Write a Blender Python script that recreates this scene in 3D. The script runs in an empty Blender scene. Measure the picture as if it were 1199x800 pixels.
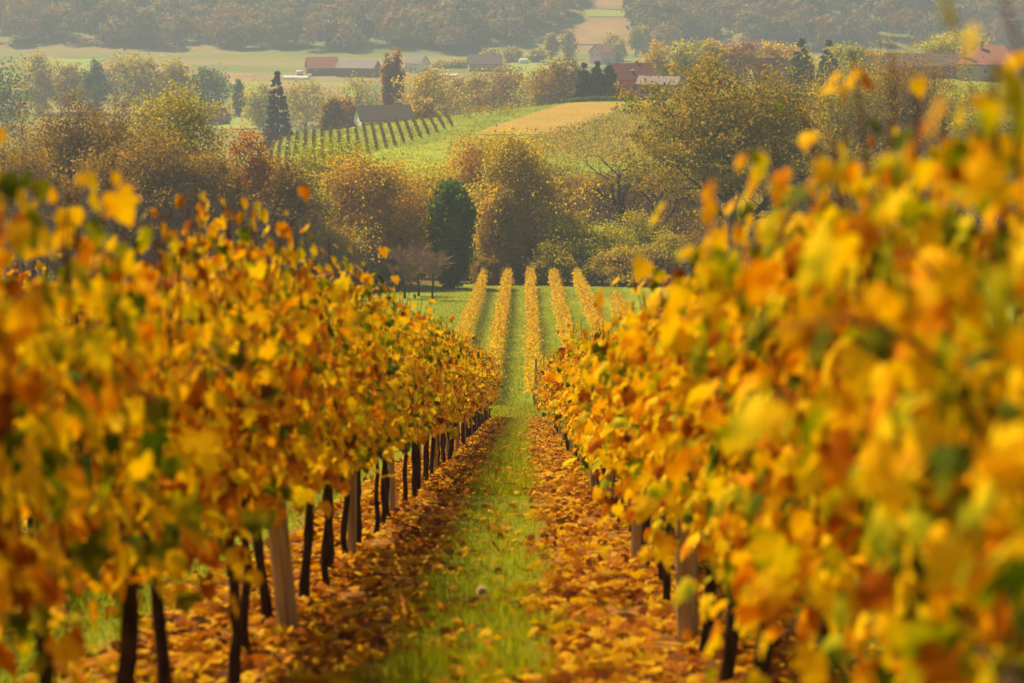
import bpy, math, random
import numpy as np
from mathutils import Vector, Matrix

S = bpy.context.scene
COL = S.collection
R = math.radians
PI = math.pi

# ------------------------------------------------------------------ camera, light, exposure
FPX = 1199 * 85 / 36.0
PITCH = math.atan(500 / FPX)
YAW = math.atan(16.5 / FPX)
cam_d = bpy.data.cameras.new('camera')
cam = bpy.data.objects.new('camera', cam_d)
COL.objects.link(cam)
cam.location = (0, 0, 0)
cam.rotation_euler = (PI / 2 - PITCH, 0, YAW)
cam_d.lens = 85
cam_d.sensor_width = 36
cam_d.clip_start = 0.1
cam_d.clip_end = 6000
cam_d.dof.use_dof = True
cam_d.dof.focus_distance = 75
cam_d.dof.aperture_fstop = 3.1
S.camera = cam

SUN_AZ, SUN_EL = R(-43), R(52)       # ahead and to the left of the alley
sun_dir = Vector((math.sin(SUN_AZ) * math.cos(SUN_EL), math.cos(SUN_AZ) * math.cos(SUN_EL), math.sin(SUN_EL)))
W = bpy.data.worlds.new('World')
S.world = W
W.use_nodes = True
nt = W.node_tree
bg = nt.nodes['Background']
sky = nt.nodes.new('ShaderNodeTexSky')
sky.sky_type = 'NISHITA'
sky.sun_disc = False
sky.sun_elevation = SUN_EL
sky.sun_rotation = SUN_AZ
sky.dust_density = 3.0
nt.links.new(sky.outputs[0], bg.inputs[0])
bg.inputs[1].default_value = 0.05
sl = bpy.data.lights.new('sun', 'SUN')
sl.energy = 5.0
sl.angle = R(0.53)
sl.color = (1.0, 0.78, 0.46)
so = bpy.data.objects.new('sun', sl)
COL.objects.link(so)
so.rotation_euler = (-sun_dir).to_track_quat('-Z', 'Y').to_euler()
S.view_settings.view_transform = 'Standard'
S.view_settings.look = 'None'
S.view_settings.gamma = 1
S.view_settings.exposure = 0.74
cy = S.cycles
cy.use_denoising = True
cy.max_bounces = 6
cy.diffuse_bounces = 2
cy.glossy_bounces = 2
cy.transmission_bounces = 3
cy.transparent_max_bounces = 6
cy.volume_bounces = 1
cy.use_adaptive_sampling = True
cy.adaptive_threshold = 0.015
cy.sample_clamp_indirect = 6
S.render.use_persistent_data = False

rng = np.random.default_rng(7)
random.seed(7)

# ------------------------------------------------------------------ helpers: the lie of the land
def ray(px, py):
    "slope of the sight line: dx/dy and dz/dy"
    u = (px - 599.5) / FPX
    v = -(py - 400) / FPX
    cp, sp = math.cos(PITCH), math.sin(PITCH)
    dy, dz, dx = cp + v * sp, -sp + v * cp, u
    c, s = math.cos(YAW), math.sin(YAW)
    X, Y = dx * c - dy * s, dx * s + dy * c
    return X / Y, dz / Y

def sstep(a, b, x):
    t = np.clip((x - a) / (b - a), 0, 1)
    return t * t * (3 - 2 * t)

SL1 = 0.1937
Y_A, Y_B, Y_C = 96.0, 131.0, 254.0
Z_A = -1.49 - SL1 * Y_A
Z_B = -26.7
Z_C = -38.9
def H0(x, y):
    x = np.asarray(x, float); y = np.asarray(y, float)
    base = np.interp(y, [-200, Y_A, Y_B, Y_C], [-1.49 + SL1 * 200, Z_A, Z_B, Z_C])
    px = 616 + 2831 * x / np.maximum(y, 60)
    left = np.interp(y, [Y_C, 300, 400, 600, 750], [Z_C, -43.5, -51, -62, -66])
    crest = np.where(px < 780, 461 + (px - 330) * 0.26, 461 + 450 * .26 + np.clip((px - 780) * .3, 0, 70))
    right_up = 2.0 * sstep(850, 1100, px)
    pl = np.interp(y, [Y_C, 300, 350, 400], [Z_C, -44, -45, -42.6])
    pl = np.where(y > 400, -42.6 + .6 * np.clip((y - 400) / 60, 0, 1) + right_up * sstep(400, 520, y), pl)
    drop = np.clip(y - crest, 0, None)
    pl = np.maximum(pl - 0.13 * np.maximum(drop - 4, 0), -66)
    w = sstep(255, 335, px)
    z = left * (1 - w) + pl * w
    z = np.where(y < Y_C, base, z)
    hill = np.clip((y - 1150 - 14 * np.sin(x * .011) - 10 * np.sin(x * .027 + 1)) * .15 * (1 + .35 * np.sin(x * .013 + .5) + .2 * np.sin(x * .031 + 2)), 0, 78)
    return z + hill

def H(x, y):
    y = np.asarray(y, float)
    k = np.clip((y - 90) / 160, 0, 1) * 12 + .01
    return (H0(x, y - k) + 2 * H0(x, y - .5 * k) + 3 * H0(x, y) + 2 * H0(x, y + .5 * k) + H0(x, y + k)) / 9

_ys = np.concatenate([np.arange(4, 400, .5), np.arange(400, 2000, 1)])
def ground(px, py):
    "where a sight line first meets the land"
    a, b = ray(px, py)
    d = b * _ys - H(a * _ys, _ys)
    i = int(np.argmax(d < 0))
    if i == 0: i = len(_ys) - 1
    y = _ys[i]
    return a * y, y

def at(px, y):
    "x for a column of the view at distance y"
    return ray(px, 300)[0] * y
def zat(py, y):
    return ray(600, py)[1] * y
def h(x, y): return float(H(x, y))

# ------------------------------------------------------------------ helpers: objects
def tag(o, label=None, cat=None, group=None, kind=None):
    if label: o['label'] = label
    if cat: o['category'] = cat
    if group: o['group'] = group
    if kind: o['kind'] = kind
    return o

def empty(name, loc, rz=0.0):
    o = bpy.data.objects.new(name, None)
    COL.objects.link(o)
    o.location = loc
    o.rotation_euler = (0, 0, rz)
    o.empty_display_size = .3
    return o

def link_mesh(name, me, parent=None, loc=None):
    o = bpy.data.objects.new(name, me)
    COL.objects.link(o)
    if parent is not None: o.parent = parent
    if loc is not None: o.location = loc
    return o

def make_mesh(name, V, Fs, mats, smooth=False, midx=None):
    "V (n,3); Fs list of (m,k) index arrays"
    me = bpy.data.meshes.new(name)
    V = np.ascontiguousarray(V, dtype=np.float32)
    me.vertices.add(len(V))
    me.vertices.foreach_set('co', V.ravel())
    Fs = [np.asarray(f, dtype=np.int32) for f in Fs if len(f)]
    loops = np.concatenate([f.ravel() for f in Fs])
    tot = np.concatenate([np.full(len(f), f.shape[1], np.int32) for f in Fs])
    start = np.concatenate([[0], np.cumsum(tot)[:-1]]).astype(np.int32)
    me.loops.add(len(loops))
    me.loops.foreach_set('vertex_index', loops)
    me.polygons.add(len(tot))
    me.polygons.foreach_set('loop_start', start)
    if midx is not None:
        me.polygons.foreach_set('material_index', np.asarray(midx, np.int32))
    if not isinstance(mats, (list, tuple)): mats = [mats]
    for m in mats: me.materials.append(m)
    me.update(calc_edges=True)
    me.polygons.foreach_set('use_smooth', np.full(len(tot), bool(smooth)))
    return me

class MB:
    "collects pieces of ONE mesh"
    def __init__(s): s.V = []; s.F = {}; s.n = 0
    def add(s, V, F):
        V = np.asarray(V, float); F = np.asarray(F, int)
        if len(V) == 0: return
        s.V.append(V)
        s.F.setdefault(F.shape[1], []).append(F + s.n)
        s.n += len(V)
    def tube(s, P, rad, k=6, cap=True):
        P = np.asarray(P, float); n = len(P)
        rad = np.broadcast_to(np.asarray(rad, float), (n,))
        T = np.gradient(P, axis=0)
        T /= np.linalg.norm(T, axis=1)[:, None] + 1e-9
        ref = np.array([0, 0, 1.0]) if abs(T[:, 2]).mean() < .8 else np.array([1.0, 0, 0])
        A = np.cross(T, ref); A /= np.linalg.norm(A, axis=1)[:, None] + 1e-9
        B = np.cross(T, A)
        an = np.arange(k) * 2 * PI / k
        V = P[:, None, :] + rad[:, None, None] * (np.cos(an)[None, :, None] * A[:, None, :] + np.sin(an)[None, :, None] * B[:, None, :])
        V = V.reshape(-1, 3)
        i = np.arange(n - 1)[:, None] * k; j = np.arange(k)[None, :]; j2 = (j + 1) % k
        F = np.stack([i + j, i + j2, i + k + j2, i + k + j], -1).reshape(-1, 4)
        s.add(V, F)
        if cap and k >= 3:
            s.F.setdefault(k, []).append(np.array([[s.n - k + q for q in range(k)]]))
    def box(s, c, d, rz=0.0):
        c = np.asarray(c, float); d = np.asarray(d, float) / 2
        V = np.array([[x, y, z] for x in (-1, 1) for y in (-1, 1) for z in (-1, 1)], float) * d
        cs, sn = math.cos(rz), math.sin(rz)
        V = np.stack([V[:, 0] * cs - V[:, 1] * sn, V[:, 0] * sn + V[:, 1] * cs, V[:, 2]], 1) + c
        s.add(V, [[0, 1, 3, 2], [4, 6, 7, 5], [0, 4, 5, 1], [2, 3, 7, 6], [0, 2, 6, 4], [1, 5, 7, 3]])
    def mesh(s, name, mat, smooth=False):
        V = np.concatenate(s.V)
        return make_mesh(name, V, [np.concatenate(f) for f in s.F.values()], mat, smooth)
    def build(s, name, mat, parent=None, smooth=False, loc=None):
        return link_mesh(name, s.mesh(name, mat, smooth), parent, loc)

def copy_tree(o, parent=None):
    c = o.copy(); COL.objects.link(c)
    if parent is not None: c.parent = parent
    for ch in list(o.children): copy_tree(ch, c)
    return c

def norm(v): return v / (np.linalg.norm(v, axis=-1, keepdims=True) + 1e-9)

# ------------------------------------------------------------------ leaves as geometry
def _vine_leaf():
    half = [(.10, -.10), (.30, -.12), (.50, .10), (.36, .22), (.56, .48), (.32, .50), (.24, .68)]
    pts = [(0, .04)] + half + [(0, 1.0)] + [(-x, y) for x, y in half[::-1]]
    V = np.array([(0, .36)] + pts)
    z = -.55 * V[:, 0] ** 2 - .28 * (V[:, 1] - .4) ** 2 + .10 * np.abs(V[:, 0])
    V = np.column_stack([V[:, 0], V[:, 1], z])
    n = len(pts)
    F = np.array([[0, 1 + i, 1 + (i + 1) % n] for i in range(n)])
    return V, F
LEAF_HI = _vine_leaf()
LEAF_MID = (np.array([[0, 0, 0], [.45, .10, -.05], [.5, .5, -.08], [0, 1.0, -.12], [-.5, .5, -.08], [-.45, .10, -.05], [0, .4, .04]]),
            np.array([[6, 0, 1], [6, 1, 2], [6, 2, 3], [6, 3, 4], [6, 4, 5], [6, 5, 0]]))
LEAF_LO = (np.array([[0, 0, 0], [.45, .5, .06], [0, 1.0, -.05], [-.45, .5, .06]]), np.array([[0, 1, 2], [0, 2, 3]]))
BLADE = (np.array([[-.5, 0, 0], [.5, 0, 0], [.3, .6, .06], [-.3, .6, .06], [0, 1, .22]]), np.array([[0, 1, 2], [0, 2, 3], [3, 2, 4]]))

def leaves(P, tip, nrm, size, shape, aspect=None):
    "one leaf per row of P: tip direction, face normal, size"
    LV, LF = shape
    n = len(P)
    tip = norm(tip)
    nrm = norm(nrm - (nrm * tip).sum(1, keepdims=True) * tip)
    side = np.cross(tip, nrm)
    sx = size if aspect is None else size * aspect
    V = (P[:, None, :] + LV[None, :, 0:1] * (side * sx[:, None])[:, None, :]
         + LV[None, :, 1:2] * (tip * size[:, None])[:, None, :] + LV[None, :, 2:3] * (nrm * sx[:, None])[:, None, :])
    F = LF[None] + (np.arange(n) * len(LV))[:, None, None]
    return V.reshape(-1, 3), F.reshape(-1, 3)

# ------------------------------------------------------------------ materials
def mat(name):
    m = bpy.data.materials.new(name)
    m.use_nodes = True
    t = m.node_tree
    return m, t, t.nodes['Principled BSDF'], t.nodes['Material Output']
def N(t, kind, **kw):
    n = t.nodes.new('ShaderNode' + kind)
    for k, v in kw.items(): setattr(n, k, v)
    return n
def ramp(t, stops, interp='LINEAR'):
    r = N(t, 'ValToRGB')
    e = r.color_ramp.elements
    r.color_ramp.interpolation = interp
    while len(e) < len(stops): e.new(.5)
    for i, (p, c) in enumerate(stops):
        e[i].position = p
        e[i].color = (*c, 1)
    return r
def math_n(t, op, a, b=None, c=None, clamp=False):
    n = N(t, 'Math', operation=op)
    n.use_clamp = clamp
    for i, v in enumerate((a, b, c)):
        if v is None: continue
        if isinstance(v, (int, float)): n.inputs[i].default_value = v
        else: t.links.new(v, n.inputs[i])
    return n.outputs[0]
def noise(t, scale, detail=3, vec=None, rough=.55):
    n = N(t, 'TexNoise')
    n.inputs['Scale'].default_value = scale
    n.inputs['Detail'].default_value = detail
    n.inputs['Roughness'].default_value = rough
    if vec is not None: t.links.new(vec, n.inputs['Vector'])
    return n.outputs['Fac']

def leaf_mat(name, stops, trans=.45, clump=1.0, clump_amt=.7, rough=.5, obj_amt=.15, spec=.02, fine=0, isl=None):
    m, t, p, out = mat(name)
    g = N(t, 'NewGeometry'); oi = N(t, 'ObjectInfo')
    nz = noise(t, clump, 2, g.outputs['Position'])
    iw = 1 - clump_amt * .45 if isl is None else isl
    a = math_n(t, 'MULTIPLY_ADD', g.outputs['Random Per Island'], iw, .5 * (1 - clump_amt * .45 - iw))
    b = math_n(t, 'MULTIPLY_ADD', nz, clump_amt, -clump_amt * .28)
    c = math_n(t, 'MULTIPLY_ADD', oi.outputs['Random'], obj_amt, -obj_amt * .5)
    s = math_n(t, 'ADD', math_n(t, 'ADD', a, b), c, clamp=False)
    if fine:
        nf = noise(t, fine, 2, g.outputs['Position'])
        s = math_n(t, 'ADD', s, math_n(t, 'MULTIPLY_ADD', nf, .5, -.25))
    r = ramp(t, stops)
    t.links.new(math_n(t, 'MULTIPLY', s, 1.0, clamp=True), r.inputs[0])
    t.links.new(r.outputs[0], p.inputs['Base Color'])
    p.inputs['Roughness'].default_value = rough
    p.inputs['Specular IOR Level'].default_value = spec
    tr = N(t, 'BsdfTranslucent')
    hs = N(t, 'HueSaturation')
    hs.inputs['Saturation'].default_value = 1.12
    hs.inputs['Value'].default_value = 1.15
    t.links.new(r.outputs[0], hs.inputs['Color'])
    t.links.new(hs.outputs[0], tr.inputs[0])
    mx = N(t, 'MixShader'); mx.inputs[0].default_value = trans
    t.links.new(p.outputs[0], mx.inputs[1]); t.links.new(tr.outputs[0], mx.inputs[2])
    t.links.new(mx.outputs[0], out.inputs[0])
    return m

def plain(name, c1, c2, scale=4, rough=.85, stretch=None, bump=0.0, detail=4, spec=.05):
    m, t, p, out = mat(name)
    tc = N(t, 'TexCoord')
    v = tc.outputs['Object']
    if stretch:
        mp = N(t, 'Mapping'); mp.inputs['Scale'].default_value = stretch
        t.links.new(v, mp.inputs[0]); v = mp.outputs[0]
    nz = noise(t, scale, detail, v)
    r = ramp(t, [(.3, c1), (.7, c2)])
    t.links.new(nz, r.inputs[0]); t.links.new(r.outputs[0], p.inputs['Base Color'])
    p.inputs['Roughness'].default_value = rough
    p.inputs['Specular IOR Level'].default_value = spec
    if bump:
        b = N(t, 'Bump'); b.inputs['Strength'].default_value = bump
        t.links.new(nz, b.inputs['Height']); t.links.new(b.outputs[0], p.inputs['Normal'])
    return m

VINE = [(0.0, (.03, .055, .004)), (.18, (.085, .12, .005)), (.29, (.34, .34, .006)), (.40, (.84, .58, .005)),
        (.57, (.84, .47, .003)), (.67, (.66, .25, .002)), (.77, (.40, .10, .002)), (.87, (.17, .045, .003)), (1.0, (.06, .025, .006))]
M = {}
M['vine_leaf'] = leaf_mat('vine leaf', VINE, .31, 2.4, 1.0, fine=14, spec=.02, rough=.6)
M['vine_far'] = leaf_mat('vine leaf far', [(0, (.18, .22, .008)), (.25, (.58, .50, .006)), (.6, (.82, .50, .004)), (.85, (.56, .25, .004)), (1, (.20, .085, .01))], .5, .7, .8)
M['litter'] = leaf_mat('fallen leaf', [(0, (.52, .37, .012)), (.26, (.64, .36, .006)), (.44, (.44, .17, .005)), (.68, (.27, .075, .005)), (.84, (.12, .042, .010)), (1, (.06, .028, .012))], .35, 1.3, .6)
M['grass'] = leaf_mat('grass', [(0, (.10, .145, .004)), (.4, (.25, .30, .006)), (.75, (.42, .42, .008)), (1, (.55, .44, .04))], .45, .8, .6, rough=.6)
M['bark'] = plain('vine bark', (.022, .014, .009), (.075, .048, .03), 30, .95, (1, 1, .25), .6)
M['cane'] = plain('cane', (.10, .035, .015), (.22, .09, .035), 12, .7)
M['post'] = plain('post wood', (.24, .175, .08), (.50, .39, .21), 45, .85, (1, 1, .06), .3)
M['wire'] = plain('wire', (.2, .2, .2), (.3, .3, .3), 3, .4)
M['tree_bark'] = plain('tree bark', (.03, .022, .016), (.09, .07, .05), 3, .95, (1, 1, .3))
M['twig'] = plain('twig', (.11, .075, .06), (.20, .14, .11), .6, .9)
M['pale_twig'] = plain('pale twig', (.24, .15, .10), (.36, .24, .16), .6, .9)
LC = lambda *s: list(zip(np.linspace(0, 1, len(s)), s))
M['olive'] = leaf_mat('olive crown', LC((0.100,0.125,0.005),(0.250,0.250,0.006),(0.450,0.388,0.008),(0.600,0.413,0.008),(0.475,0.225,0.008)), 0.55, .35, .8, isl=.38)
M['dark'] = leaf_mat('dark green crown', LC((0.030,0.072,0.010),(0.072,0.132,0.012),(0.144,0.204,0.012),(0.264,0.288,0.015)), 0.45, .35, .8, isl=.38)
M['rust'] = leaf_mat('rust crown', LC((0.121,0.099,0.008),(0.264,0.154,0.008),(0.462,0.220,0.008),(0.550,0.209,0.008),(0.308,0.099,0.008)), 0.55, .35, .8, isl=.38)
M['brown'] = leaf_mat('brown crown', LC((0.120,0.090,0.020),(0.204,0.132,0.020),(0.312,0.192,0.018),(0.432,0.276,0.014),(0.264,0.132,0.014)), 0.50, .35, .8, isl=.38)
M['yellow'] = leaf_mat('yellow crown', LC((.17,.18,.006),(.38,.33,.006),(.58,.42,.006),(.64,.37,.006),(.40,.18,.006)), .58, .35, .8, isl=.38)
M['ochre'] = leaf_mat('ochre crown', LC((0.144,0.144,0.006),(0.324,0.252,0.008),(0.528,0.360,0.008),(0.648,0.348,0.007),(0.360,0.144,0.008)), 0.55, .35, .8, isl=.38)
M['great'] = leaf_mat('great tree crown', LC((0.051,0.065,0.004),(0.131,0.131,0.005),(0.319,0.246,0.006),(0.551,0.319,0.006),(0.406,0.145,0.006)), 0.50, .35, .8, isl=.38)
M['gold'] = leaf_mat('gold olive crown', LC((0.120, 0.144, 0.005), (0.312, 0.288, 0.006), (0.552, 0.432, 0.006), (0.696, 0.456, 0.006), (0.504, 0.264, 0.006)), 0.62, .35, .9, isl=.45)
M['lime'] = leaf_mat('yellow green crown', LC((0.149,0.196,0.005),(0.345,0.368,0.006),(0.575,0.506,0.006),(0.690,0.483,0.008)), 0.62, .35, .8, isl=.38)
M['needle'] = leaf_mat('needles', LC((.012, .028, .014), (.022, .042, .02), (.04, .06, .026), (.065, .075, .03)), .15, .5, .6)
for nm, st in (('wood_green', ((.07, .08, .025), (.14, .13, .03), (.22, .17, .03))), ('wood_ochre', ((.18, .14, .04), (.30, .23, .05), (.42, .30, .06))),
               ('wood_rust', ((.18, .10, .035), (.30, .16, .04), (.38, .21, .05))), ('wood_dark', ((.03, .04, .02), (.06, .065, .025), (.10, .08, .03)))):
    M[nm] = leaf_mat(nm.replace('_', ' '), LC(*st), .15, .06, .9, isl=.18)
M['field_vine'] = leaf_mat('field vines', LC((.05, .075, .004), (.18, .19, .005), (.50, .38, .003), (.58, .34, .003), (.22, .10, .005)), .4, .25, 1.1)

# ------------------------------------------------------------------ the land
def land_material():
    m, t, p, out = mat('land')
    g = N(t, 'NewGeometry'); sx = N(t, 'SeparateXYZ')
    t.links.new(g.outputs['Position'], sx.inputs[0])
    P = g.outputs['Position']
    x, y = sx.outputs[0], sx.outputs[1]
    wob = math_n(t, 'MULTIPLY_ADD', noise(t, 1.1, 3, P), .35, -.175)
    fr = math_n(t, 'FRACT', math_n(t, 'DIVIDE', math_n(t, 'ADD', math_n(t, 'ADD', x, wob), 121.45), 2.4))
    up = N(t, 'MapRange', interpolation_type='SMOOTHSTEP'); up.inputs[1].default_value = .26; up.inputs[2].default_value = .35
    dn = N(t, 'MapRange', interpolation_type='SMOOTHSTEP'); dn.inputs[1].default_value = .70; dn.inputs[2].default_value = .60
    t.links.new(fr, up.inputs[0]); t.links.new(fr, dn.inputs[0])
    strip = math_n(t, 'MULTIPLY', up.outputs[0], dn.outputs[0])
    beyond = N(t, 'MapRange', interpolation_type='SMOOTHSTEP'); beyond.inputs[1].default_value = 88; beyond.inputs[2].default_value = 98
    t.links.new(math_n(t, 'ADD', y, math_n(t, 'MULTIPLY', wob, 10)), beyond.inputs[0])
    grassy = math_n(t, 'MAXIMUM', strip, beyond.outputs[0])
    lit = ramp(t, [(.25, (.055, .030, .014)), (.42, (.16, .07, .018)), (.55, (.34, .15, .02)), (.7, (.46, .20, .02))])
    t.links.new(noise(t, 9, 6, P, .7), lit.inputs[0])
    gr = ramp(t, [(.25, (.07, .09, .008)), (.5, (.17, .20, .010)), (.75, (.32, .32, .015))])
    t.links.new(math_n(t, 'ADD', math_n(t, 'MULTIPLY', noise(t, 7, 5, P, .7), .6), math_n(t, 'MULTIPLY', noise(t, .09, 3, P), .4)), gr.inputs[0])
    mx = N(t, 'MixRGB'); t.links.new(grassy, mx.inputs[0]); t.links.new(lit.outputs[0], mx.inputs[1]); t.links.new(gr.outputs[0], mx.inputs[2])
    far = ramp(t, [(.32, (.09, .13, .03)), (.46, (.15, .18, .035)), (.58, (.24, .18, .07)), (.7, (.17, .19, .035))])
    mp = N(t, 'Mapping'); mp.inputs['Scale'].default_value = (.005, .014, 0); mp.inputs['Rotation'].default_value = (0, 0, .2)
    t.links.new(P, mp.inputs[0])
    t.links.new(noise(t, 1, 2, mp.outputs[0]), far.inputs[0])
    fm = N(t, 'MapRange'); fm.inputs[1].default_value = 600; fm.inputs[2].default_value = 720
    t.links.new(y, fm.inputs[0])
    mid = ramp(t, [(.3, (.09, .14, .005)), (.5, (.18, .23, .006)), (.7, (.31, .31, .008))])
    t.links.new(math_n(t, 'ADD', math_n(t, 'MULTIPLY', noise(t, .8, 5, P, .7), .45), math_n(t, 'MULTIPLY', noise(t, .05, 3, P), .55)), mid.inputs[0])
    mm = N(t, 'MapRange'); mm.inputs[1].default_value = 96; mm.inputs[2].default_value = 150
    t.links.new(y, mm.inputs[0])
    m0 = N(t, 'MixRGB'); t.links.new(mm.outputs[0], m0.inputs[0]); t.links.new(mx.outputs[0], m0.inputs[1]); t.links.new(mid.outputs[0], m0.inputs[2])
    wd = ramp(t, [(.3, (.06, .042, .015)), (.6, (.16, .10, .025)), (.8, (.24, .17, .03))])
    t.links.new(noise(t, 1.2, 5, P, .7), wd.inputs[0])
    w1 = N(t, 'MapRange', interpolation_type='SMOOTHSTEP'); w1.inputs[1].default_value = 255; w1.inputs[2].default_value = 262
    w2 = N(t, 'MapRange', interpolation_type='SMOOTHSTEP'); w2.inputs[1].default_value = 402; w2.inputs[2].default_value = 384
    yw = math_n(t, 'ADD', y, math_n(t, 'MULTIPLY_ADD', noise(t, .12, 3, P), 16, -8))
    t.links.new(yw, w1.inputs[0]); t.links.new(yw, w2.inputs[0])
    m1 = N(t, 'MixRGB'); t.links.new(math_n(t, 'MULTIPLY', w1.outputs[0], w2.outputs[0]), m1.inputs[0])
    t.links.new(m0.outputs[0], m1.inputs[1]); t.links.new(wd.outputs[0], m1.inputs[2]); m0 = m1
    m2 = N(t, 'MixRGB'); t.links.new(fm.outputs[0], m2.inputs[0]); t.links.new(m0.outputs[0], m2.inputs[1]); t.links.new(far.outputs[0], m2.inputs[2])
    t.links.new(m2.outputs[0], p.inputs['Base Color'])
    p.inputs['Roughness'].default_value = 1
    p.inputs['Specular IOR Level'].default_value = .1
    b = N(t, 'Bump'); b.inputs['Strength'].default_value = .8; b.inputs['Distance'].default_value = .06
    t.links.new(noise(t, 12, 5, P, .7), b.inputs['Height']); t.links.new(b.outputs[0], p.inputs['Normal'])
    return m

def sheet(name, X, Y, Z, material):
    a, b = X.shape
    V = np.stack([X, Y, Z], -1).reshape(-1, 3)
    i = np.arange(a - 1)[:, None] * b + np.arange(b - 1)[None, :]
    F = np.stack([i, i + 1, i + b + 1, i + b], -1).reshape(-1, 4)
    return link_mesh(name, make_mesh(name, V, [F], material, True))

yy = np.concatenate([np.arange(-40, 130, 2), np.arange(130, 700, 5), np.arange(700, 1800, 14), np.arange(1800, 2601, 50)])
ss = np.linspace(-1, 1, 201)
YY, SS = np.meshgrid(yy, ss, indexing='ij')
XX = SS * (30 + .46 * np.maximum(YY, 0))
tag(sheet('ground', XX, YY, H(XX, YY), land_material()), kind='structure')

def field(name, corners, material, off=.12, n=36):
    "draped between four points of the land: near left, near right, far right, far left"
    c = [np.array(ground(*q)) for q in corners]
    a, b = np.meshgrid(np.linspace(0, 1, n), np.linspace(0, 1, n), indexing='ij')
    q = ((1 - a)[..., None] * ((1 - b)[..., None] * c[0] + b[..., None] * c[1]) + a[..., None] * ((1 - b)[..., None] * c[3] + b[..., None] * c[2]))
    # uneven outline
    q = q + np.stack([np.sin(q[..., 1] * .21 + off * 40) * .5, np.sin(q[..., 0] * .17 + off * 30) * .8], -1)
    return tag(sheet(name, q[..., 0], q[..., 1], H(q[..., 0], q[..., 1]) + off, material), kind='structure')

M['stubble'] = plain('stubble', (.25, .16, .025), (.42, .29, .045), .9, 1, (.05, 1.0, 1))
M['bright_meadow'] = plain('bright meadow', (.18, .24, .006), (.32, .34, .008), .25, 1)
M['yellow_field'] = plain('yellow field', (.17, .16, .005), (.32, .25, .006), .5, 1)
M['tan_field'] = plain('tan field', (.22, .15, .07), (.32, .21, .09), .05, 1)
M['pale_meadow'] = plain('pale meadow', (.17, .23, .04), (.28, .31, .055), .03, 1)
M['track'] = plain('track', (.45, .40, .32), (.6, .54, .45), .2, 1)
field('ploughed_field', [(548, 158), (662, 158), (735, 121), (668, 121)], M['stubble'], .06)
field('meadow', [(640, 160), (728, 131), (818, 111), (700, 121)], M['bright_meadow'], .05)
field('vineyard_field', [(596, 176), (770, 200), (800, 126), (735, 131)], M['yellow_field'], .07)
field('meadow', [(425, 198), (530, 196), (560, 160), (445, 176)], M['bright_meadow'], .05)
for cs, mk, of in [([(40, 80), (290, 104), (300, 88), (50, 66)], 'tan_field', .2),
                   ([(30, 84), (110, 84), (120, 70), (30, 70)], 'pale_meadow', .3),
                   ([(240, 152), (330, 152), (330, 136), (240, 138)], 'pale_meadow', .3),
                   ([(270, 128), (420, 124), (420, 98), (270, 96)], 'pale_meadow', .25),
                   ([(300, 112), (395, 118), (410, 104), (330, 98)], 'tan_field', .4),
                   ([(590, 92), (690, 92), (640, 62), (600, 64)], 'pale_meadow', .25),
                   ([(600, 97), (700, 97), (690, 91), (590, 91)], 'tan_field', .4),
                   ([(655, 52), (752, 52), (762, 20), (690, 20)], 'tan_field', .4),
                   ([(690, 22), (760, 20), (765, 14), (680, 12)], 'pale_meadow', .7),
                   ([(690, 13), (765, 13), (780, -12), (700, -12)], 'tan_field', .9)]:
    field('meadow' if mk == 'pale_meadow' else 'ploughed_field', cs, M[mk], of)
field('track', [(498, 89.5), (536, 90), (536, 88), (498, 87.5)], M['track'], .5)

# ------------------------------------------------------------------ grapevines
def grape_trunk(r, slope):
    b = MB()
    n = 9
    z = np.linspace(-.08, .86, n)
    P = np.column_stack([np.cumsum(r.normal(0, .012, n)), np.cumsum(r.normal(0, .018, n)), z])
    P[0, :2] = 0
    b.tube(P, np.linspace(.033, .020, n) * r.uniform(.8, 1.2) * (1 + r.normal(0, .1, n)), 7)
    top = P[-1]
    for s in (-1, 1):
        q = np.array([top + [0, 0, -.04], top + [.01, s * .18, .06], top + [0, s * .42, .04 + .02 * r.normal()], top + [.02, s * .66, .05]])
        q[:, 2] += slope * (q[:, 1] - top[1])
        b.tube(q, [.024, .02, .017, .012], 6)
    return b

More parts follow.
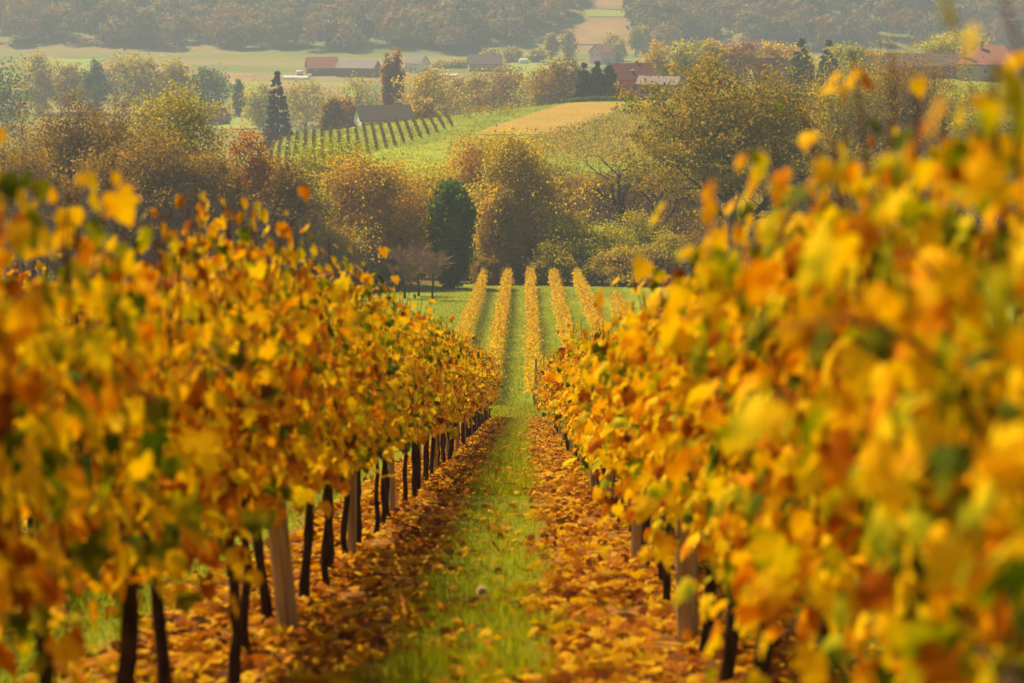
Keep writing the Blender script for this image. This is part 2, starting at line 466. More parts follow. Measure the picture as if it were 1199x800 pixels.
def grape_canopy(r, slope, height, dens, shape, leafsize, low=.72, ext=.3):
    "shoots that climb from the cordon, a leaf at every node, side leaves between"
    canes = MB()
    P, T, NN, SZ = [], [], [], []
    ns = 15
    for i in range(ns):
        y0 = (i + r.uniform(0, 1)) / ns * 1.5 - .75
        L = height - .86 + r.normal(0, .08) + (r.uniform(.05, ext) if r.random() < .16 else 0)
        if r.random() < .12: L *= .6
        k = 9
        tt = np.linspace(0, 1, k)
        lean = r.normal(0, .10, 2) + np.array([r.choice([-1, 1]) * .07, 0])
        wob = np.cumsum(r.normal(0, .02, (k, 2)), 0)
        C = np.column_stack([lean[0] * tt ** 1.2 + wob[:, 0], y0 + lean[1] * tt + wob[:, 1], .86 + L * tt])
        if r.random() < .25: C[:, 2] -= .35 * tt ** 4 * L; C[:, 0] += r.choice([-1, 1]) * .25 * tt ** 3
        canes.tube(C, np.linspace(.007, .003, k), 4)
        m = int(26 * L / 1.4 * dens)
        s = np.sort(r.uniform(.02, .985, m))
        pos = np.column_stack([np.interp(s, tt, C[:, j]) for j in range(3)])
        P.append(pos); SZ.append(leafsize * (1.15 - .5 * s) * r.uniform(.5, 1.4, m))
        NN.append(np.sign(r.normal(0, 1, m) + 0.001))
    nf = int(210 * dens)
    zf = low + (height - low - .1) * r.beta(1.1, 1.15, nf)
    P.append(np.column_stack([r.normal(0, .13, nf), r.uniform(-.76, .76, nf), zf]))
    SZ.append(leafsize * r.uniform(.45, 1.3, nf)); NN.append(np.sign(r.normal(0, 1, nf)))
    P = np.concatenate(P); SZ = np.concatenate(SZ); sd = np.concatenate(NN)
    n = len(P)
    # bays and bulges of the curtain
    bul = .6 + .5 * np.sin(P[:, 1] * 7 + r.uniform(0, 6)) * np.sin(P[:, 2] * 5 + r.uniform(0, 6))
    off = np.abs(r.normal(.10, .07, n)) * (.6 + bul)
    P[:, 0] += sd * off
    P[:, 1] += r.normal(0, .05, n)
    a, b_, c, e = r.uniform(0, 6.28, 4)
    gap = np.sin(P[:, 1] * 9 + a) * np.sin(P[:, 2] * 7 + b_) + .7 * np.sin(P[:, 1] * 17 + c) * np.sin(P[:, 2] * 14 + e)
    kp = gap > -.62
    P, SZ, sd, n = P[kp], SZ[kp], sd[kp], int(kp.sum())
    yaw = r.normal(0, .9, n)
    el = r.normal(.35, .6, n)
    nv = np.column_stack([sd * np.cos(yaw) * np.cos(el), np.sin(yaw) * np.cos(el), np.sin(el)])
    roll = r.normal(0, .6, n)
    tip = np.column_stack([.25 * sd + r.normal(0, .25, n), np.sin(roll), -np.cos(roll)])
    P[:, 2] += slope * P[:, 1]
    V, F = leaves(P, tip, nv, SZ, shape)
    for q in canes.V: q[:, 2] += slope * q[:, 1]
    return canes, V, F

VPITCH = 1.4
def vine_protos(count, slope, height, dens, shape, size, mk, canes=True, seed=0):
    out = []
    for i in range(count):
        r = np.random.default_rng(100 + seed * 50 + i)
        cn, V, F = grape_canopy(r, slope, height + r.normal(0, .05), dens * r.uniform(.88, 1.1), shape, size, ext={2: .06, 5: .10}.get(seed, .20), low={1: .80, 2: .68, 3: .78, 5: .60, 6: .70}.get(seed, .66))
        fo = make_mesh('grape_foliage', V, [F], M[mk])
        tr = grape_trunk(r, slope).mesh('grape_trunk', M['bark'], True)
        ca = cn.mesh('grape_canes', M['cane']) if canes else None
        out.append((tr, ca, fo))
    return out
near_p = vine_protos(12, -SL1, 2.24, 1.75, LEAF_HI, .086, 'vine_leaf', True, 1)
low_p = vine_protos(7, -SL1, 2.00, 1.35, LEAF_HI, .090, 'vine_leaf', True, 2)
mid_p = vine_protos(10, -SL1, 2.28, 1.7, LEAF_MID, .088, 'vine_leaf', True, 3)
rnear_p = vine_protos(14, -SL1, 2.0, 1.75, LEAF_HI, .086, 'vine_leaf', True, 5)
rmid_p = vine_protos(10, -SL1, 2.0, 1.7, LEAF_MID, .088, 'vine_leaf', True, 6)
SLF = (Z_C - Z_B) / (Y_C - Y_B)
far_p = vine_protos(10, SLF, 2.34, .62, LEAF_LO, .17, 'vine_far', False, 4)

pr = random.Random(3)
def plant(protos, x, y, label, group, sc=1.0):
    tr, ca, fo = protos[pr.randrange(len(protos))]
    root = empty('grapevine', (x, y, h(x, y)))
    root.scale = (pr.choice((-1, 1)) * pr.uniform(.9, 1.15), 1.0, sc * pr.uniform(.95, 1.05))
    tag(root, label, 'grapevine', group)
    link_mesh('trunk', tr, root)
    if ca: link_mesh('canes', ca, root)
    link_mesh('foliage', fo, root)
    return root

XL, XR = -1.45, .95
k = 0
y = 2.6
while y < 95:
    for side, x in ((0, XL), (1, XR)):
        if y < (4.6, 3.8)[side]: continue
        near = y < 32
        if side == 0:
            pp = low_p if y < 10.2 else (near_p if near else mid_p)
            zone = 'blurred in front, shorter than the rest of its row' if y < 10.2 else ('with bare dark trunk showing' if y < 32 else 'small in the distance')
            lab = ['amber grapevine of the shaded left row, blurred and close to the camera',
                   'amber grapevine of the shaded left row, its dark trunk bare above fallen leaves',
                   'amber grapevine at the distant end of the shaded left row'][0 if y < 10.2 else 1 if y < 32 else 2]
            grp = 'vines of the shaded left row'
        else:
            pp = rnear_p if near else rmid_p
            lab = ['golden grapevine of the sunlit right row, blurred and close to the camera',
                   'golden grapevine in the middle stretch of the sunlit right row',
                   'golden grapevine at the distant end of the sunlit right row'][0 if y < 10.2 else 1 if y < 32 else 2]
            grp = 'vines of the sunlit right row'
        plant(pp, x + pr.uniform(-.05, .05), y + pr.uniform(-.12, .12), lab, grp, 1.09 if side == 1 and y < 8.5 else 1.0)
    y += VPITCH
y = 7.0
while y < 55:
    plant(mid_p, -3.85 + pr.uniform(-.05, .05), y + pr.uniform(-.1, .1), 'grapevine of the second row, glimpsed behind the trunks of the shaded left row', 'vines of the second left row')
    y += VPITCH
y = 5.6
while y < 40:
    plant(rmid_p, 3.35 + pr.uniform(-.05, .05), y + pr.uniform(-.1, .1), 'grapevine of the second row, glimpsed through gaps in the sunlit right row', 'vines of the second right row')
    y += VPITCH
FROW = [.48 + 2.4 * q for q in (-2, -1, 0, 1, 2, 3)]
FNAME = ['leftmost', 'second from left', 'middle', 'fourth from left', 'fifth from left', 'short rightmost']
FEND = [250.5, 250.5, 250.5, 250.5, 250.5, 208]
fy0 = [150, 128, 127, 130, 142, 165]
rest_V, rest_F, nrest = [], [], 0
restr = np.random.default_rng(5)
for q, x in enumerate(FROW):
    y = fy0[q]; c = 0
    while y < FEND[q]:
        if c < (20 if q < 5 else 8):
            plant(far_p, x + pr.uniform(-.05, .05), y + pr.uniform(-.1, .1),
                  'yellow grapevine of the %s straight far row past the grassy gap' % FNAME[q],
                  'vines of the %s far row' % FNAME[q], pr.uniform(.88, 1.06))
        else:
            tr, ca, fo = far_p[pr.randrange(len(far_p))]
            nv = len(fo.vertices)
            co = np.empty(nv * 3, np.float32); fo.vertices.foreach_get('co', co); co = co.reshape(-1, 3).copy()
            co[:, 0] *= pr.choice((-1, 1)) * pr.uniform(.75, 1.2); co[:, 2] *= pr.uniform(.86, 1.08)
            rest_V.append(co + np.array([x, y, h(x, y)]))
            nf = len(fo.polygons)
            lv = np.empty(nf * 3, np.int32); fo.loops.foreach_get('vertex_index', lv)
            rest_F.append(lv.reshape(-1, 3) + nrest); nrest += nv
        y += VPITCH; c += 1
tag(link_mesh('distant_grapevines', make_mesh('distant_grapevines', np.concatenate(rest_V), [np.concatenate(rest_F)], M['vine_far'])),
    'yellow far ends of the straight far vine rows before the trees', 'grapevines', kind='stuff')

# trellis posts and wires
def post_mesh(r, hh, w):
    b = MB()
    z = np.array([-.25, .3, 1.0, hh - .03, hh])
    P = np.column_stack([r.normal(0, .004, 5), r.normal(0, .006, 5), z])
    b.tube(P, np.array([w, w, w * .96, w * .93, w * .8]), 9)
    return b.mesh('post', M['post'], False)
posts = [post_mesh(np.random.default_rng(40 + i), 2.15, .038 + .005 * (i % 3)) for i in range(4)]
def post(x, y, label, group, sc=1.0):
    o = link_mesh('trellis_post', posts[pr.randrange(4)], None, (x, y, h(x, y)))
    o.scale = (sc, sc, .86 if x > 0 else .98); o.rotation_euler = (pr.uniform(-.02, .02), pr.uniform(-.03, .03), pr.uniform(0, 6))
    tag(o, label, 'post', group)
    return o
post(XL + .08, 13.5, 'thick pale wooden post leaning among the front trunks of the shaded left row', 'trellis posts', 1.45).rotation_euler = (.03, -.10, .4)
post(XR - .04, 13.1, 'pale wooden post at the foot of the sunlit right row, sun on its edge', 'trellis posts', 1.3)
for i in range(1, 14):
    post(XL, 13.5 + 6.1 * i, 'slim wooden post among the receding trunks of the shaded left row', 'posts of the left row')
    if i < 13: post(XR - .05, 13.1 + 6.1 * i, 'slim wooden post among the receding trunks of the sunlit right row', 'posts of the right row')
pe = post(FROW[2] + .05, 125.9, 'grey end post where the middle far row begins', 'far row end posts', 1.5)
pe.scale = (1.5, 1.5, 1.2)
for q in (1, 3):
    post(FROW[q], fy0[q] - 1.0, 'end post of the far vine row on the %s of the middle one' % ('left' if q == 1 else 'right'), 'far row end posts', 1.2)
def wire(x, y0, y1, hh, label, group):
    b = MB()
    ys = np.linspace(y0, y1, 60)
    b.tube(np.column_stack([np.full(60, x), ys, H(np.full(60, x), ys) + hh]), .0016, 4)
    tag(b.build('trellis_wire', M['wire']), label, 'wire', group)
for x, s in ((XL, 'left'), (XR, 'right')):
    for hh, w in ((.82, 'lowest'), (1.35, 'middle'), (1.9, 'topmost')):
        wire(x, 2, 95, hh, '%s trellis wire strung through the %s near row' % (w, s), 'trellis wires')

# ------------------------------------------------------------------ the alley floor
def litter(n, x0, x1, y0, y1, size, shape, clear=None, seed=0):
    r = np.random.default_rng(seed)
    y = 1 / r.uniform(1 / y1, 1 / y0, n)
    x = r.uniform(x0, x1, n)
    if clear is not None:
        keep = r.random(n) < clear(x, y)
        x, y = x[keep], y[keep]; n = len(x)
    P = np.column_stack([x, y, H(x, y) + r.uniform(.004, .055, n)])
    nv = np.column_stack([r.normal(0, .7, n), r.normal(0, .7, n) - .15, np.ones(n)])
    a = r.uniform(0, 2 * PI, n)
    tip = np.column_stack([np.cos(a), np.sin(a), r.normal(0, .25, n) - SL1 * np.sin(a)])
    return leaves(P, tip, nv, size * r.uniform(.6, 1.3, n), shape)
def alley(x): return (x + 1.45) % 2.4
def clear_litter(x, y):
    f = alley(x) + .07 * np.sin(y * 1.3) + .07 * np.sin(y * 3.1 + x * 2)
    ingrass = sstep(.64, .86, f) * (1 - sstep(1.42, 1.66, f))
    return (1 - .88 * ingrass) * (.5 + .5 * np.sin(x * 5 + 2 * np.sin(y * .7)) * np.sin(y * 1.9 + x * 3))
b = MB()
for a in [litter(9000, 1.4, 4.2, 3.2, 16, .085, LEAF_HI, clear_litter, 15), litter(52000, -2.0, 1.5, 6.5, 30, .085, LEAF_HI, clear_litter, 11), litter(52000, -2.0, 1.5, 30, 97, .105, LEAF_MID, clear_litter, 12),
          litter(22000, -6.8, -1.95, 8, 45, .11, LEAF_MID, clear_litter, 13), litter(2500, -3, 4, 94, 127, .14, LEAF_LO, lambda x, y: .5 + 0 * x, 14)]:
    b.add(*a)
tag(b.build('fallen_leaves', M['litter']), 'orange and brown fallen vine leaves covering the alley floor', 'leaves', kind='stuff')

def grass(n, x0, x1, y0, y1, hgt, wid, keepf, seed, fl=True):
    r = np.random.default_rng(seed)
    y = 1 / r.uniform(1 / y1, 1 / y0, n); x = r.uniform(x0, x1, n)
    keep = r.random(n) < keepf(x, y)
    x, y = x[keep], y[keep]; n = len(x)
    P = np.column_stack([x, y, H(x, y) - .005])
    lean = r.normal(0, .38, (n, 2))
    tip = np.column_stack([lean, np.ones(n)])
    a = r.uniform(0, 2 * PI, n)
    sz = hgt * r.uniform(.45, 1.35, n)
    return leaves(P, tip, np.column_stack([np.cos(a), np.sin(a), np.zeros(n)]), sz, BLADE, np.full(n, 1.0) * wid / sz)
def strip_grass(x, y):
    f = alley(x) + .07 * np.sin(y * 1.3) + .07 * np.sin(y * 3.1 + x * 2)
    core = sstep(.60, .84, f) * (1 - sstep(1.45, 1.74, f))
    patch = .75 + .25 * np.sin(y * 2.1 + 3 * x) * np.sin(y * .83)
    return np.clip(core * patch + .035, 0, 1)
def under_weeds(x, y):
    return np.clip(np.sin(x * 3.1 + 1) * np.sin(y * .9 + x) - .45, 0, 1) * 1.6
b = MB()
b.add(*grass(60000, -1.45, .95, 7.5, 32, .10, .006, strip_grass, 21))
b.add(*grass(46000, -1.45, .95, 30, 98, .11, .014, strip_grass, 22))
b.add(*grass(20000, -6, -1.1, 7, 40, .12, .009, under_weeds, 23))
b.add(*grass(26000, -4.0, -1.5, 6.5, 40, .10, .009, strip_grass, 28))
b.add(*grass(14000, 1.0, 4.2, 3.2, 16, .09, .006, strip_grass, 27))
b.add(*grass(26000, -4, 5, 93, 132, .12, .03, lambda x, y: .8 + 0 * x, 24))
def far_alley(x, y):
    d = np.min(np.abs(x[:, None] - np.array(FROW)[None, :]), 1)
    return sstep(.15, .45, d) * .9
b.add(*grass(60000, -9, 10, 127, 254, .16, .05, far_alley, 25))
pl_ = [np.array(ground(*q)) for q in [(548, 158), (662, 158), (735, 121), (668, 121)]]
def on_hill(x, y):
    px = 616 + 2831 * x / y
    ins = np.ones(len(x), bool)
    for i in range(4):
        A, B = pl_[i], pl_[(i + 1) % 4]
        ins &= ((B[0] - A[0]) * (y - A[1]) - (B[1] - A[1]) * (x - A[0])) > -1
    return np.where(ins, .04, 1.0) * np.clip(.75 + .4 * np.sin(x * .5 + y * .11) * np.sin(y * .23), 0, 1)
b.add(*grass(60000, -62, 60, 380, 580, .32, .20, on_hill, 26))
tag(b.build('grass', M['grass']), 'green grass strip along the middle of the alley and between far rows', 'grass', kind='stuff')

# dandelion clocks
M['stem'] = plain('stem', (.18, .22, .04), (.26, .28, .06), 20)
M['seed'] = leaf_mat('seed head', [(0, (.62, .52, .30)), (1, (.8, .72, .5))], .5, 1, .2)
def dandelion(px, py_head, y, hh, label):
    x = at(px, y); z0 = h(x, y)
    root = empty('dandelion', (x, y, z0))
    tag(root, label, 'dandelion', 'dandelion clocks in the grass')
    s = MB(); s.tube([[0, 0, -.01], [.006, 0, hh * .5], [0, .004, hh]], [.0035, .003, .0025], 6); s.build('stem', M['stem'], root)
    r = np.random.default_rng(int(px))
    d = norm(r.normal(0, 1, (700, 3)))
    V, F = leaves(d * .004, d, norm(r.normal(0, 1, (700, 3))), np.full(700, .028), LEAF_LO, np.full(700, .35))
    q = MB(); q.add(V + np.array([0, .004, hh]), F); q.build('seed_head', M['seed'], root)
dandelion(563, 708, 13.6, .25, 'tall pale dandelion clock standing in the grass, closest to the camera')
dandelion(619, 545, 40, .16, 'small pale dandelion clock in the sunlit edge of the grass strip')
dandelion(608, 520, 55, .2, 'small pale dandelion clock in the shaded part of the grass strip')

# ------------------------------------------------------------------ trees
def skeleton(r, levels, nchild, spread, ratio, up, trunk_frac, trunk_wob=.05):
    "list of (points, r0, r1, level) in a unit-height tree"
    out = []
    def grow(p, d, L, rad, lv):
        n = 5
        pts = [p.copy()]; dd = d.copy()
        for i in range(n - 1):
            dd = dd + r.normal(0, trunk_wob if lv == 0 else .16, 3) + np.array([0, 0, up * (.05 if lv == 0 else .12)])
            dd /= np.linalg.norm(dd)
            pts.append(pts[-1] + dd * L / (n - 1))
        pts = np.array(pts)
        r1 = rad * (.55 if lv < levels else .3)
        out.append((pts, rad, r1, lv))
        if lv >= levels: return
        nc = nchild[min(lv, len(nchild) - 1)]
        a0 = r.uniform(0, 6.28)
        for c in range(nc):
            f = trunk_frac + (1 - trunk_frac) * (c + r.uniform(.2, .9)) / nc if lv == 0 else .25 + .75 * (c + r.uniform(.2, 1)) / nc
            f = min(f, 1)
            i = min(int(f * (n - 1)), n - 2); w = f * (n - 1) - i
            q = pts[i] * (1 - w) + pts[i + 1] * w
            t = pts[i + 1] - pts[i]; t /= np.linalg.norm(t)
            az = a0 + c * 2.4 + r.normal(0, .3)
            perp = np.array([math.cos(az), math.sin(az), 0.0])
            perp = perp - perp.dot(t) * t; perp /= np.linalg.norm(perp) + 1e-6
            an = spread * r.uniform(.7, 1.25) * (1.0 if lv else (1.25 - .6 * f))
            nd = t * math.cos(an) + perp * math.sin(an)
            grow(q, nd, L * ratio * r.uniform(.75, 1.2) * (1.1 - .35 * f if lv == 0 else 1), max(rad * (1 - .45 * f) * .55, .002), lv + 1)
        if lv == 0:
            grow(pts[-1], t, L * ratio * .8, r1, 1)
    grow(np.zeros(3), np.array([0, 0, 1.0]), .55, .022, 0)
    return out

def tree(name, px, py_top, wpx, d, label, crown=None, nleaf=4500, leaf=.34, levels=3, nchild=(8, 5, 5), spread=.85, ratio=.62, up=.6,
         trunk_frac=.35, group=None, bark='tree_bark', jit=.42, twigs=False, seed=None, cat='tree', thick=1.0, depth=None, sink=0.0, xoff=0.0, trunk_wob=.05, fill=0.0, lowz=.1):
    x = at(px, d); z0 = h(x, d)
    Ht = zat(py_top, d) - z0
    Wd = wpx * d / FPX
    r = np.random.default_rng(int(px * 7 + d + (seed or 0)))
    sk = skeleton(r, levels, nchild, spread, ratio, up, trunk_frac, trunk_wob)
    allp = np.concatenate([s[0] for s in sk])
    lo, hi = np.percentile(allp[:, 0], [2, 98]); lo2, hi2 = np.percentile(allp[:, 1], [2, 98])
    jm = jit if crown else 0.0
    sz = max(Ht - jm, 1) / allp[:, 2].max()
    sx = max(Wd - 1.2 * jm, .6) / (hi - lo); sy = max(Wd - 1.2 * jm, .6) / (hi2 - lo2)
    SC = np.array([sx, sy, sz])
    fine_ = leaf < .45
    nleaf = int(nleaf * (3.5 if fine_ else 2.6)); leaf = leaf * (.74 if fine_ else .8)
    root = empty(name, (x, d, z0)); tag(root, label, cat, group)
    tb = MB(); tw = MB()
    term = []
    for pts, r0, r1, lv in sk:
        q = pts * SC
        q[:, :2] -= 0
        rr = np.linspace(r0, r1, len(q)) * Ht * thick * (.75 if lv else 1.0)
        rr = np.maximum(rr, .012 if lv == levels else .02)
        if lv == 0: q[0, 2] -= .4; rr[0] *= 1.35
        (tw if (twigs and lv >= 2) else tb).tube(q, rr, 7 if lv == 0 else (5 if lv < 2 else 3), cap=lv < 2)
        if lv == levels: term.append(q)
    tb.build('trunk', M[bark], root, True)
    if twigs: tw.build('branches', M[twigs], root)
    if crown:
        T = np.concatenate([q[1:] for q in term]); 
        i = r.integers(0, len(T), nleaf)
        P = T[i] + r.normal(0, jit * .62, (nleaf, 3)) * np.array([1, 1, .75])
        cen = np.array([0, 0, Ht * .5]); outw = norm(P - cen)
        if fill:
            nc = 46
            u = norm(r.normal(0, 1, (nc, 3))) * (r.uniform(.25, 1, (nc, 1)) ** .6)
            low = Ht * lowz
            C = np.column_stack([u[:, 0] * Wd * .43, u[:, 1] * Wd * .43, low + (Ht - low) * (.5 + .44 * u[:, 2])])
            C[:, :2] *= np.interp(C[:, 2] / Ht, [0, .25, .5, .8, 1], [.75, .95, 1.0, .8, .5])[:, None]
            m = int(nleaf * fill)
            ii = r.integers(0, nc, m)
            dd = r.normal(0, 1, (m, 3))
            P[:m] = C[ii] + dd * np.array([Wd * .08, Wd * .08, min(Ht * .05, Wd * .08)])
            outw[:m] = norm(norm(dd) + .8 * norm(C[ii] - cen))
        P[:, 2] = np.maximum(P[:, 2], .15)
        P[:, 2] *= Ht / np.percentile(P[:, 2], 98.5)
        ql, qh = np.percentile(P[:, 0], [4, 96]); P[:, 0] *= np.clip(Wd / (qh - ql), .8, 1.35)
        nv = norm(outw + r.normal(0, .42, (nleaf, 3)) + np.array([0, 0, .3]))
        tp = norm(r.normal(0, 1, (nleaf, 3)) + np.array([0, 0, -.4]))
        V, F = leaves(P, tp, nv, leaf * 1.12 * r.uniform(.6, 1.3, nleaf), LEAF_LO)
        link_mesh('crown', make_mesh('crown', V, [F], M[crown]), root)
    return root

def spruce(px, py_top, wpx, d, label, n=5200, mk='needle', leaf=.55, group=None, power=.85, name='spruce_tree'):
    x = at(px, d); z0 = h(x, d); Ht = zat(py_top, d) - z0; Rr = wpx * d / FPX / 2
    r = np.random.default_rng(int(px * 3 + d))
    root = empty(name, (x, d, z0)); tag(root, label, 'tree', group)
    b = MB(); b.tube([[0, 0, -.4], [.03, 0, Ht * .5], [0, 0, Ht * .97]], [Ht * .018, Ht * .011, .02], 7); b.build('trunk', M['tree_bark'], root, True)
    nb = 110
    tb = np.sort(1 - np.sqrt(r.uniform(0, 1, nb)) * .94)
    ab = np.arange(nb) * 2.399 + r.normal(0, .2, nb)
    lb = Rr * (1 - tb) ** power * r.uniform(.7, 1.12, nb) + .1
    i = r.integers(0, nb, n)
    s = r.uniform(.12, 1, n) ** .7
    rad = lb[i] * s
    P = np.column_stack([np.cos(ab[i]) * rad, np.sin(ab[i]) * rad, tb[i] * Ht * .97 - .22 * rad + .10 * rad ** 2 / Rr]) + r.normal(0, .13, (n, 3))
    out = np.column_stack([np.cos(ab[i]), np.sin(ab[i]), -.35 + r.normal(0, .25, n)]) + r.normal(0, .35, (n, 3))
    P[:, 2] = np.maximum(P[:, 2], .1)
    top = r.random(n) < .02
    P[top] = np.column_stack([r.normal(0, .06, top.sum()), r.normal(0, .06, top.sum()), Ht * r.uniform(.9, 1.0, top.sum())])
    V, F = leaves(P, out, np.column_stack([r.normal(0, .5, n), r.normal(0, .5, n), np.ones(n)]), leaf * r.uniform(.6, 1.2, n), LEAF_LO, np.full(n, .55))
    link_mesh('crown', make_mesh('crown', V, [F], M[mk]), root)
    return root

G1 = 'trees at the foot of the vineyard'
BT = dict(name='broadleaf_tree', group=G1)
def bt(px, top, w, d, label, crown, **kw): return tree('broadleaf_tree', px, top, w, d, label, crown, **{**dict(group=G1, fill=.65, lowz=-.03), **kw})
def bare(px, top, w, d, label, **kw):
    if kw.get('nleaf', 0) > 600: kw['nleaf'] = int(kw['nleaf'] * 1.9)
    return tree('bare_tree', px, top, w, d, label, kw.pop('crown', None), **{**dict(group=G1, levels=4, nchild=(8, 5, 5, 5), twigs='twig', nleaf=500, leaf=.26, spread=.7, ratio=.6, up=.9, fill=.42), **kw})
# left group
bare(8, 140, 100, 246, 'grey bare tree at the left edge behind the shaded vine row')
bare(52, 130, 85, 250, 'bare brown tree with fine twigs, second from the left edge', crown='brown', nleaf=900)
bare(92, 120, 95, 238, 'purplish brown tree thin of leaves, left of the round olive tree', crown='brown', nleaf=2400)
bare(133, 124, 72, 243, 'thin brown tree touching the round olive tree on its left', crown='brown', nleaf=1700)
bt(205, 112, 118, 262, 'dense round olive green tree on the left, tallest crown there', 'olive', nleaf=7500, trunk_frac=.2, spread=.95, jit=.75)
bt(178, 168, 120, 226, 'low reddish brown tree in front of the round olive tree', 'brown', nleaf=7500, jit=.7, trunk_frac=.2, lowz=0)
bt(40, 185, 110, 222, 'low yellowish brown tree at far left just above the vine tops', 'brown', nleaf=4500, jit=.7, trunk_frac=.15)
bt(110, 190, 90, 224, 'low dull brown tree just above the left vine tops', 'brown', nleaf=3500, jit=.7, trunk_frac=.15)
bt(255, 185, 80, 228, 'brownish small tree between the olive tree and the orange one', 'brown', nleaf=3500, jit=.7, trunk_frac=.15)
bt(296, 162, 84, 236, 'orange rust coloured tree left of the yellow green one', 'rust', nleaf=3800, jit=.6, trunk_frac=.2)
bt(340, 192, 62, 232, 'grey brown thin tree in front of the orange rust tree', 'brown', nleaf=2000, jit=.5)
bt(390, 173, 104, 262, 'bright yellow green bushy tree left of the big rust brown tree', 'lime', nleaf=6000, jit=.65, trunk_frac=.15, up=1.2)
bt(355, 215, 70, 244, 'low brown green bush tree below the yellow green tree', 'olive', nleaf=2600, jit=.6, trunk_frac=.12)
bt(438, 192, 112, 252, 'big rust brown tree with orange flecks above the left row end', 'ochre', nleaf=7500, jit=.75, trunk_frac=.15)
bt(495, 200, 86, 276, 'yellow olive tree between the rust brown tree and the dark evergreen', 'lime', nleaf=4500, jit=.65, trunk_frac=.15)
bt(462, 235, 60, 256, 'small ochre bush tree at the right foot of the rust brown tree', 'rust', nleaf=2400, jit=.6, trunk_frac=.12)
bt(552, 166, 100, 292, 'broad brown olive tree behind the dark evergreen', 'ochre', nleaf=5500, jit=.7, trunk_frac=.18)
bt(608, 166, 92, 266, 'tall yellow olive tree directly behind the straight far vine rows', 'gold', nleaf=7500, jit=.7, trunk_frac=.15, up=1.0)
bt(585, 225, 50, 262, 'small golden tree between the dark evergreen and tall olive tree', 'yellow', nleaf=2600, jit=.5, trunk_frac=.1)
# the dark evergreen
def evergreen():
    px, top, wpx, d = 529, 224, 43, 250
    x = at(px, d); z0 = h(x, d); Ht = zat(top, d) - z0; Rr = wpx * d / FPX / 2
    r = np.random.default_rng(9)
    root = empty('evergreen_tree', (x, d, z0)); tag(root, 'dark green dense upright evergreen at the edge of the meadow', 'tree', G1)
    b = MB()
    for k in range(5):
        a = k * 1.3
        b.tube([[.1 * math.cos(a), .1 * math.sin(a), -.3], [.5 * math.cos(a), .5 * math.sin(a), Ht * .35], [Rr * .6 * math.cos(a), Rr * .6 * math.sin(a), Ht * .85]], [.13, .09, .02], 5)
    b.build('trunk', M['tree_bark'], root, True)
    n = 15000
    t = r.beta(1.4, 1.1, n); a = r.uniform(0, 2 * PI, n)
    prof = np.interp(t, [0, .12, .45, .75, .92, 1], [.35, .62, .9, 1.0, .8, .25])
    lob = 1 + .28 * np.sin(a * 4 + 3 * np.sin(t * 4)) + .14 * np.sin(a * 9 + t * 13)
    t = np.clip(t * (1 + .09 * np.sin(a * 6 + 1)) , 0, 1.06)
    rad = Rr * prof * lob * r.uniform(.3, 1, n) ** .45
    P = np.column_stack([np.cos(a) * rad, np.sin(a) * rad, .3 + t * (Ht - .3)]) + r.normal(0, .22, (n, 3))
    V, F = leaves(P, np.column_stack([np.cos(a) * .4, np.sin(a) * .4, np.ones(n)]) + r.normal(0, .3, (n, 3)), np.column_stack([np.cos(a), np.sin(a), .3 + 0 * a]) + r.normal(0, .4, (n, 3)), .36 * r.uniform(.6, 1.3, n), LEAF_LO)
    link_mesh('crown', make_mesh('crown', V, [F], M['dark']), root)
evergreen()
bare(655, 185, 90, 290, 'purplish grey bare tree just right of the tall olive tree', crown='brown', nleaf=900)
bare(690, 200, 80, 296, 'pale brown bare tree behind the forked dark tree', crown='brown', nleaf=500)
bare(722, 178, 105, 276, 'dark bare tree with forked spreading limbs above the shrubs', thick=2.4, levels=3, nchild=(6, 4, 4), twigs='tree_bark', trunk_frac=.45, spread=.75)
bare(764, 170, 95, 282, 'dark bare tree with thin trunk left of the great olive tree', thick=1.9, levels=3, nchild=(6, 5, 5), trunk_frac=.4, twigs='twig')
bt(800, 205, 80, 300, 'grey brown leafless looking tree behind the great tree trunk', 'brown', nleaf=2600, jit=.7, trunk_frac=.15)
sh = dict(cat='shrub', group='shrubs at the foot of the trees', trunk_frac=.08, up=.9, jit=.5, spread=.9, fill=.6, lowz=0)
